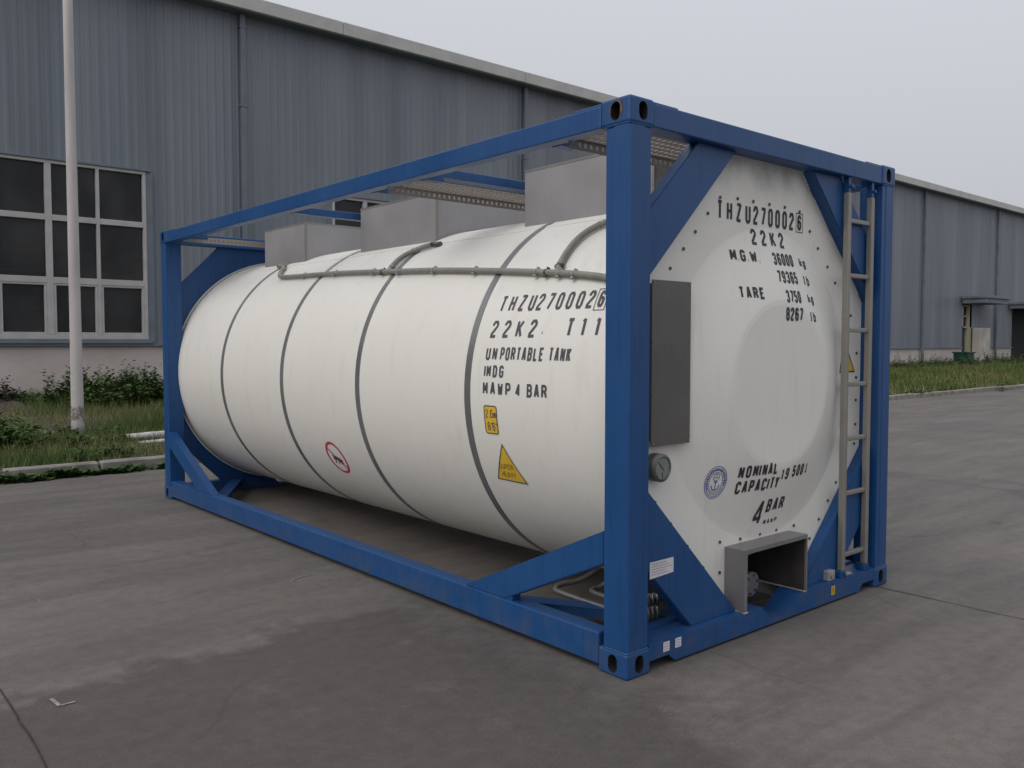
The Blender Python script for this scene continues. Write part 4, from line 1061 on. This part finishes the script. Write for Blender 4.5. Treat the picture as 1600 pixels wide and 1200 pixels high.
# tank side: s runs towards the viewer's right (decreasing y), t is height along the arc measured from z = ZC
def side(s, t, l): a = t / RT; return (XC - (RT + l) * math.cos(a), -s, ZC + (RT + l) * math.sin(a))
def face(s, t, l): return (s, prof(math.hypot(s - DX, t - DZ)) - l, t)
arc = lambda deg: R(deg) * RT
bm = BM(); write(bm, 'THZU', -1.142, arc(24.1), .0805, .047, .100, .0125, side); write(bm, '270002', -.835, arc(24.1), .0735, .046, .100, .0125, side); write(bm, '6', -.392, arc(24.3), .07, .040, .092, .0125, side); ribbon(bm, [(-.407, arc(23.5)), (-.337, arc(23.5)), (-.337, arc(29.5)), (-.407, arc(29.5)), (-.407, arc(23.5))], .004, side, .0022); build('lettering_line', bm, INK2, shell)
bm = BM(); write(bm, '22K2', -1.150, arc(16.3), .105, .052, .100, .013, side); write(bm, ',', -.74, arc(17.6), .05, .02, .05, .004, side); write(bm, 'T11', -.560, arc(16.4), .095, .052, .100, .014, side); build('lettering_line', bm, INK2, shell)
bm = BM(); write(bm, 'UN', -1.154, arc(9.9), .056, .038, .072, .0105, side); write(bm, 'PORTABLE', -1.032, arc(9.9), .0445, .033, .072, .0098, side); write(bm, 'TANK', -.648, arc(9.9), .0425, .032, .072, .0098, side); build('lettering_line', bm, INK2, shell)
bm = BM(); write(bm, 'IMDG', -1.165, arc(5.1), .054, .036, .066, .0100, side); build('lettering_line', bm, INK2, shell)
bm = BM(); write(bm, 'MAWP', -1.156, arc(.2), .064, .042, .070, .0105, side); write(bm, '4', -.880, arc(.2), .05, .036, .070, .0105, side); write(bm, 'BAR', -.792, arc(.2), .056, .040, .070, .0105, side); build('lettering_line', bm, INK2, shell)
# yellow height sign and triangle, prohibition sign
def patch(name, outline, fn, mat, parent, lift, grid=.02):
    """filled convex polygon draped on fn: fan subdivided radially"""
    bm = BM(); c = sum((Vector(p) for p in outline), Vector((0, 0))) / len(outline); E = []
    for i in range(len(outline)):
        a, b = Vector(outline[i]), Vector(outline[(i + 1) % len(outline)]); m_ = max(1, int((b - a).length / grid))
        E += [a.lerp(b, k / m_) for k in range(m_)]
    rg = []; K = 6
    for k in range(1, K + 1): rg.append([bm.verts.new(fn(*(c.lerp(e, k / K)), lift)) for e in E])
    cv = bm.verts.new(fn(c.x, c.y, lift)); n = len(E)
    for k in range(n): bm.faces.new((cv, rg[0][k], rg[0][(k + 1) % n]))
    for j in range(K - 1):
        for k in range(n): bm.faces.new((rg[j][k], rg[j][(k + 1) % n], rg[j + 1][(k + 1) % n], rg[j + 1][k]))
    return build(name, bm, mat, parent)
def rrect(s0, s1, t0, t1, r=.012):
    o = []
    for cx, cy, a0 in ((s1 - r, t1 - r, 0), (s0 + r, t1 - r, 90), (s0 + r, t0 + r, 180), (s1 - r, t0 + r, 270)):
        for k in range(4): a = R(a0 + 30 * k); o.append((cx + r * math.cos(a), cy + r * math.sin(a)))
    return o
hs_ = patch('height_sign', rrect(-1.150, -1.039, arc(-10.9), arc(-2.8)), side, YEL, tc, .0016)
bm = BM(); o_ = rrect(-1.147, -1.042, arc(-10.75), arc(-2.95)); ribbon(bm, o_ + [o_[0]], .006, side, .0030)
write(bm, '2.6m', -1.136, arc(-6.3), .026, .022, .046, .0040, side, .0028); write(bm, "8'6\"", -1.126, arc(-9.9), .026, .022, .046, .0045, side, .0028)
build('sign_print', bm, INK2, hs_)
tri = [(-1.028, arc(-13.6)), (-1.146, arc(-24.9)), (-.898, arc(-25.1))]
ws_ = patch('weight_sign', tri, side, YEL, tc, .0016)
bm = BM(); ribbon(bm, [(a * .985 - .0155, b * .985 - .006) for a, b in tri + [tri[0]]], .007, side, .0030)
build('sign_border', bm, INK2, ws_)
bm = BM(); write(bm, 'SUPER', -1.098, arc(-21.3), .024, .020, .034, .0032, side, .0028); write(bm, 'HEAVY', -1.094, arc(-23.8), .024, .020, .034, .0032, side, .0028)
build('sign_print', bm, mat_plain('brown_print', (.22, .15, .04), .6), ws_)
cs, ct, cr = -3.060, arc(-29.9), .152
circ = [(cs + cr * .62 * math.cos(2 * PI * k / 48), ct + cr * math.sin(2 * PI * k / 48)) for k in range(48)]
cr2 = .118
circ = [(cs + cr2 * math.cos(2 * PI * k / 48), ct + cr2 * 1.10 * math.sin(2 * PI * k / 48)) for k in range(48)]
bm = BM(); ribbon(bm, circ + [circ[0]], .021, side, .0018); ribbon(bm, [(cs - .080, ct + .085), (cs + .080, ct - .085)], .014, side, .0026)
ps = build('prohibition_sign', bm, RED, tc)
bm = BM()
ribbon(bm, [(cs - .045, ct - .012), (cs - .010, ct + .006), (cs + .028, ct - .006), (cs + .062, ct - .022)], .030, side, .0034)
ribbon(bm, [(cs - .050, ct + .022), (cs - .020, ct + .004)], .010, side, .0036); ribbon(bm, [(cs + .016, ct - .004), (cs + .002, ct - .050)], .010, side, .0037)
ribbon(bm, [(cs - .024, ct - .006), (cs - .046, ct - .046)], .009, side, .0038); ribbon(bm, [(cs + .046, ct - .014), (cs + .060, ct - .048)], .009, side, .0039)
build('sign_figure', bm, mat_plain('dark_red_print', (.12, .03, .05), .6), ps)

# near end lettering
f = face
bm = BM(); write(bm, 'THZU', .797, 2.140, .0815, .046, .098, .0130, f); write(bm, '270002', 1.113, 2.140, .0690, .045, .098, .0130, f); write(bm, '6', 1.541, 2.146, .05, .040, .086, .013, f); ribbon(bm, [(1.527, 2.136), (1.594, 2.136), (1.594, 2.240), (1.527, 2.240), (1.527, 2.136)], .004, f, .0022); build('lettering_line', bm, INK, panel)
bm = BM(); write(bm, '22K2', 1.081, 2.030, .0865, .047, .086, .0125, f); build('lettering_line', bm, INK, panel)
bm = BM(); write(bm, 'M', .886, 1.934, .06, .046, .063, .0115, f); write(bm, '.', .933, 1.934, .05, .025, .063, .011, f); write(bm, 'G', .962, 1.934, .06, .040, .063, .0115, f); write(bm, '.', 1.006, 1.934, .05, .025, .063, .011, f); write(bm, 'W', 1.040, 1.934, .06, .052, .063, .0110, f); write(bm, '.', 1.098, 1.934, .05, .025, .063, .011, f); write(bm, '36000', 1.236, 1.932, .0432, .033, .067, .0100, f); write(bm, 'kg', 1.518, 1.938, .042, .032, .052, .0085, f); build('lettering_line', bm, INK, panel)
bm = BM(); write(bm, '79365', 1.238, 1.835, .0432, .033, .067, .0100, f); write(bm, 'lb', 1.515, 1.832, .045, .032, .060, .0085, f); build('lettering_line', bm, INK, panel)
bm = BM(); write(bm, 'TARE', .898, 1.740, .0505, .036, .062, .0105, f); write(bm, '3750', 1.281, 1.730, .0410, .032, .067, .0100, f); write(bm, 'kg', 1.524, 1.735, .042, .032, .052, .0085, f); build('lettering_line', bm, INK, panel)
bm = BM(); write(bm, '8267', 1.270, 1.632, .0440, .035, .072, .0110, f); write(bm, 'lb', 1.512, 1.629, .045, .032, .060, .0085, f); build('lettering_line', bm, INK, panel)
bm = BM(); write(bm, 'NOM', .902, .812, .0530, .038, .066, .0112, f); write(bm, 'I', 1.047, .812, .05, .030, .066, .0112, f); write(bm, 'NAL', 1.083, .812, .0490, .037, .066, .0112, f); build('lettering_line', bm, INK, panel)
bm = BM(); write(bm, 'CAPAC', .902, .728, .0500, .037, .069, .0112, f); write(bm, 'I', 1.142, .728, .05, .030, .069, .0112, f); write(bm, 'TY', 1.174, .728, .0440, .036, .069, .0112, f); build('lettering_line', bm, INK, panel)
bm = BM(); write(bm, '1', 1.262, .770, .05, .030, .062, .0095, f); write(bm, '9', 1.306, .770, .05, .034, .064, .0100, f); write(bm, '500', 1.378, .776, .0480, .034, .066, .0105, f); write(bm, 'L', 1.540, .783, .05, .022, .058, .008, f); build('lettering_line', bm, INK, panel)
bm = BM(); write(bm, '4', 1.106, .530, .06, .078, .142, .0165, f); write(bm, 'BAR', 1.204, .594, .0620, .044, .076, .0125, f); build('lettering_line', bm, INK, panel)
bm = BM()
for k, ch in enumerate('MAWP'): write(bm, ch, 1.212 + k * .036, .524, .03, .022, .028, .0050, f); write(bm, '.', 1.232 + k * .036, .524, .03, .012, .028, .005, f)
build('lettering_line', bm, INK, panel)
# class society seal
SX, SZ, SR = .757, .806, .072
def ell(r, k=48): return [(SX + r * .98 * math.cos(2 * PI * i / k), SZ + r * 1.16 * math.sin(2 * PI * i / k)) for i in range(k + 1)]
bm = BM(); ribbon(bm, ell(SR), .004, f, .0016); ribbon(bm, ell(SR * .62), .003, f, .0017)
for k in range(22):
    a0 = R(-20 + k * 10.5); a1 = a0 + R(7.4)
    pts = [(SX + SR * .81 * .98 * math.cos(a0 + (a1 - a0) * q / 3), SZ + SR * .81 * 1.16 * math.sin(a0 + (a1 - a0) * q / 3)) for q in range(4)]; ribbon(bm, pts, .016 if k % 3 else .012, f, .0018)
for rr in (.74, .88): ribbon(bm, [(SX + SR * rr * .98 * math.cos(R(205 + q * 13)), SZ + SR * rr * 1.16 * math.sin(R(205 + q * 13))) for q in range(11)], .0035, f, .0018)
ribbon(bm, [(SX, SZ + .012), (SX, SZ - .036)], .005, f, .0019); ribbon(bm, [(SX - .026, SZ - .014), (SX - .018, SZ - .034), (SX, SZ - .042), (SX + .018, SZ - .034), (SX + .026, SZ - .014)], .0055, f, .0020)
ribbon(bm, [(SX + .019 * math.cos(2 * PI * i / 20), SZ + .026 + .019 * math.sin(2 * PI * i / 20)) for i in range(21)], .0028, f, .0019); ribbon(bm, [(SX - .018, SZ + .026), (SX + .018, SZ + .026)], .0024, f, .0021); ribbon(bm, [(SX, SZ + .044), (SX, SZ + .008)], .0024, f, .0022); ribbon(bm, [(SX - .012, SZ + .002), (SX + .012, SZ + .002)], .004, f, .0021)
build('classification_seal', bm, NAVY, panel)
# right-hand warning triangle, half behind the ladder
wt = patch('warning_sign', [(1.985, 1.333), (2.215, 1.333), (2.090, 1.530)], f, YEL, tc, .0016)
bm = BM(); ribbon(bm, [(1.991, 1.338), (2.207, 1.338), (2.090, 1.521), (1.991, 1.338)], .007, f, .0030); build('sign_border', bm, INK, wt)
# stickers on the frame
def fl(y): return lambda s, t, l: (s, y - l, t)
ap = patch('approval_plate', [(.215, .492), (.388, .492), (.388, .420), (.215, .412)][::1], fl(.055), STICK, tc, .0018)
bm = BM()
for k in range(5): ribbon(bm, [(.228, .480 - k * .0125), (.335 + .02 * (k % 3), .480 - k * .0125)], .0032, fl(.055), .0026)
build('plate_print', bm, GREY, ap)
for i, x in enumerate((.258, .345)):
    s_ = patch('stencil_label', [(x, .118), (x + .045, .118), (x + .045, .072), (x, .072)], fl(.006), STICK, tc, .0018)
    bm = BM(); 
    for k in range(3): ribbon(bm, [(x + .006, .108 - k * .013), (x + .038, .108 - k * .013)], .004, fl(.006), .0026)
    build('label_print', bm, GREY, s_)
s_ = patch('yellow_label', [(1.765, .102), (1.805, .102), (1.805, .050), (1.765, .050)], fl(.006), YEL, tc, .0018)
bm = BM(); ribbon(bm, [(1.785, .094), (1.785, .060)], .010, fl(.006), .0026); build('label_print', bm, INK2, s_)
print("scene built", len(bpy.data.objects))
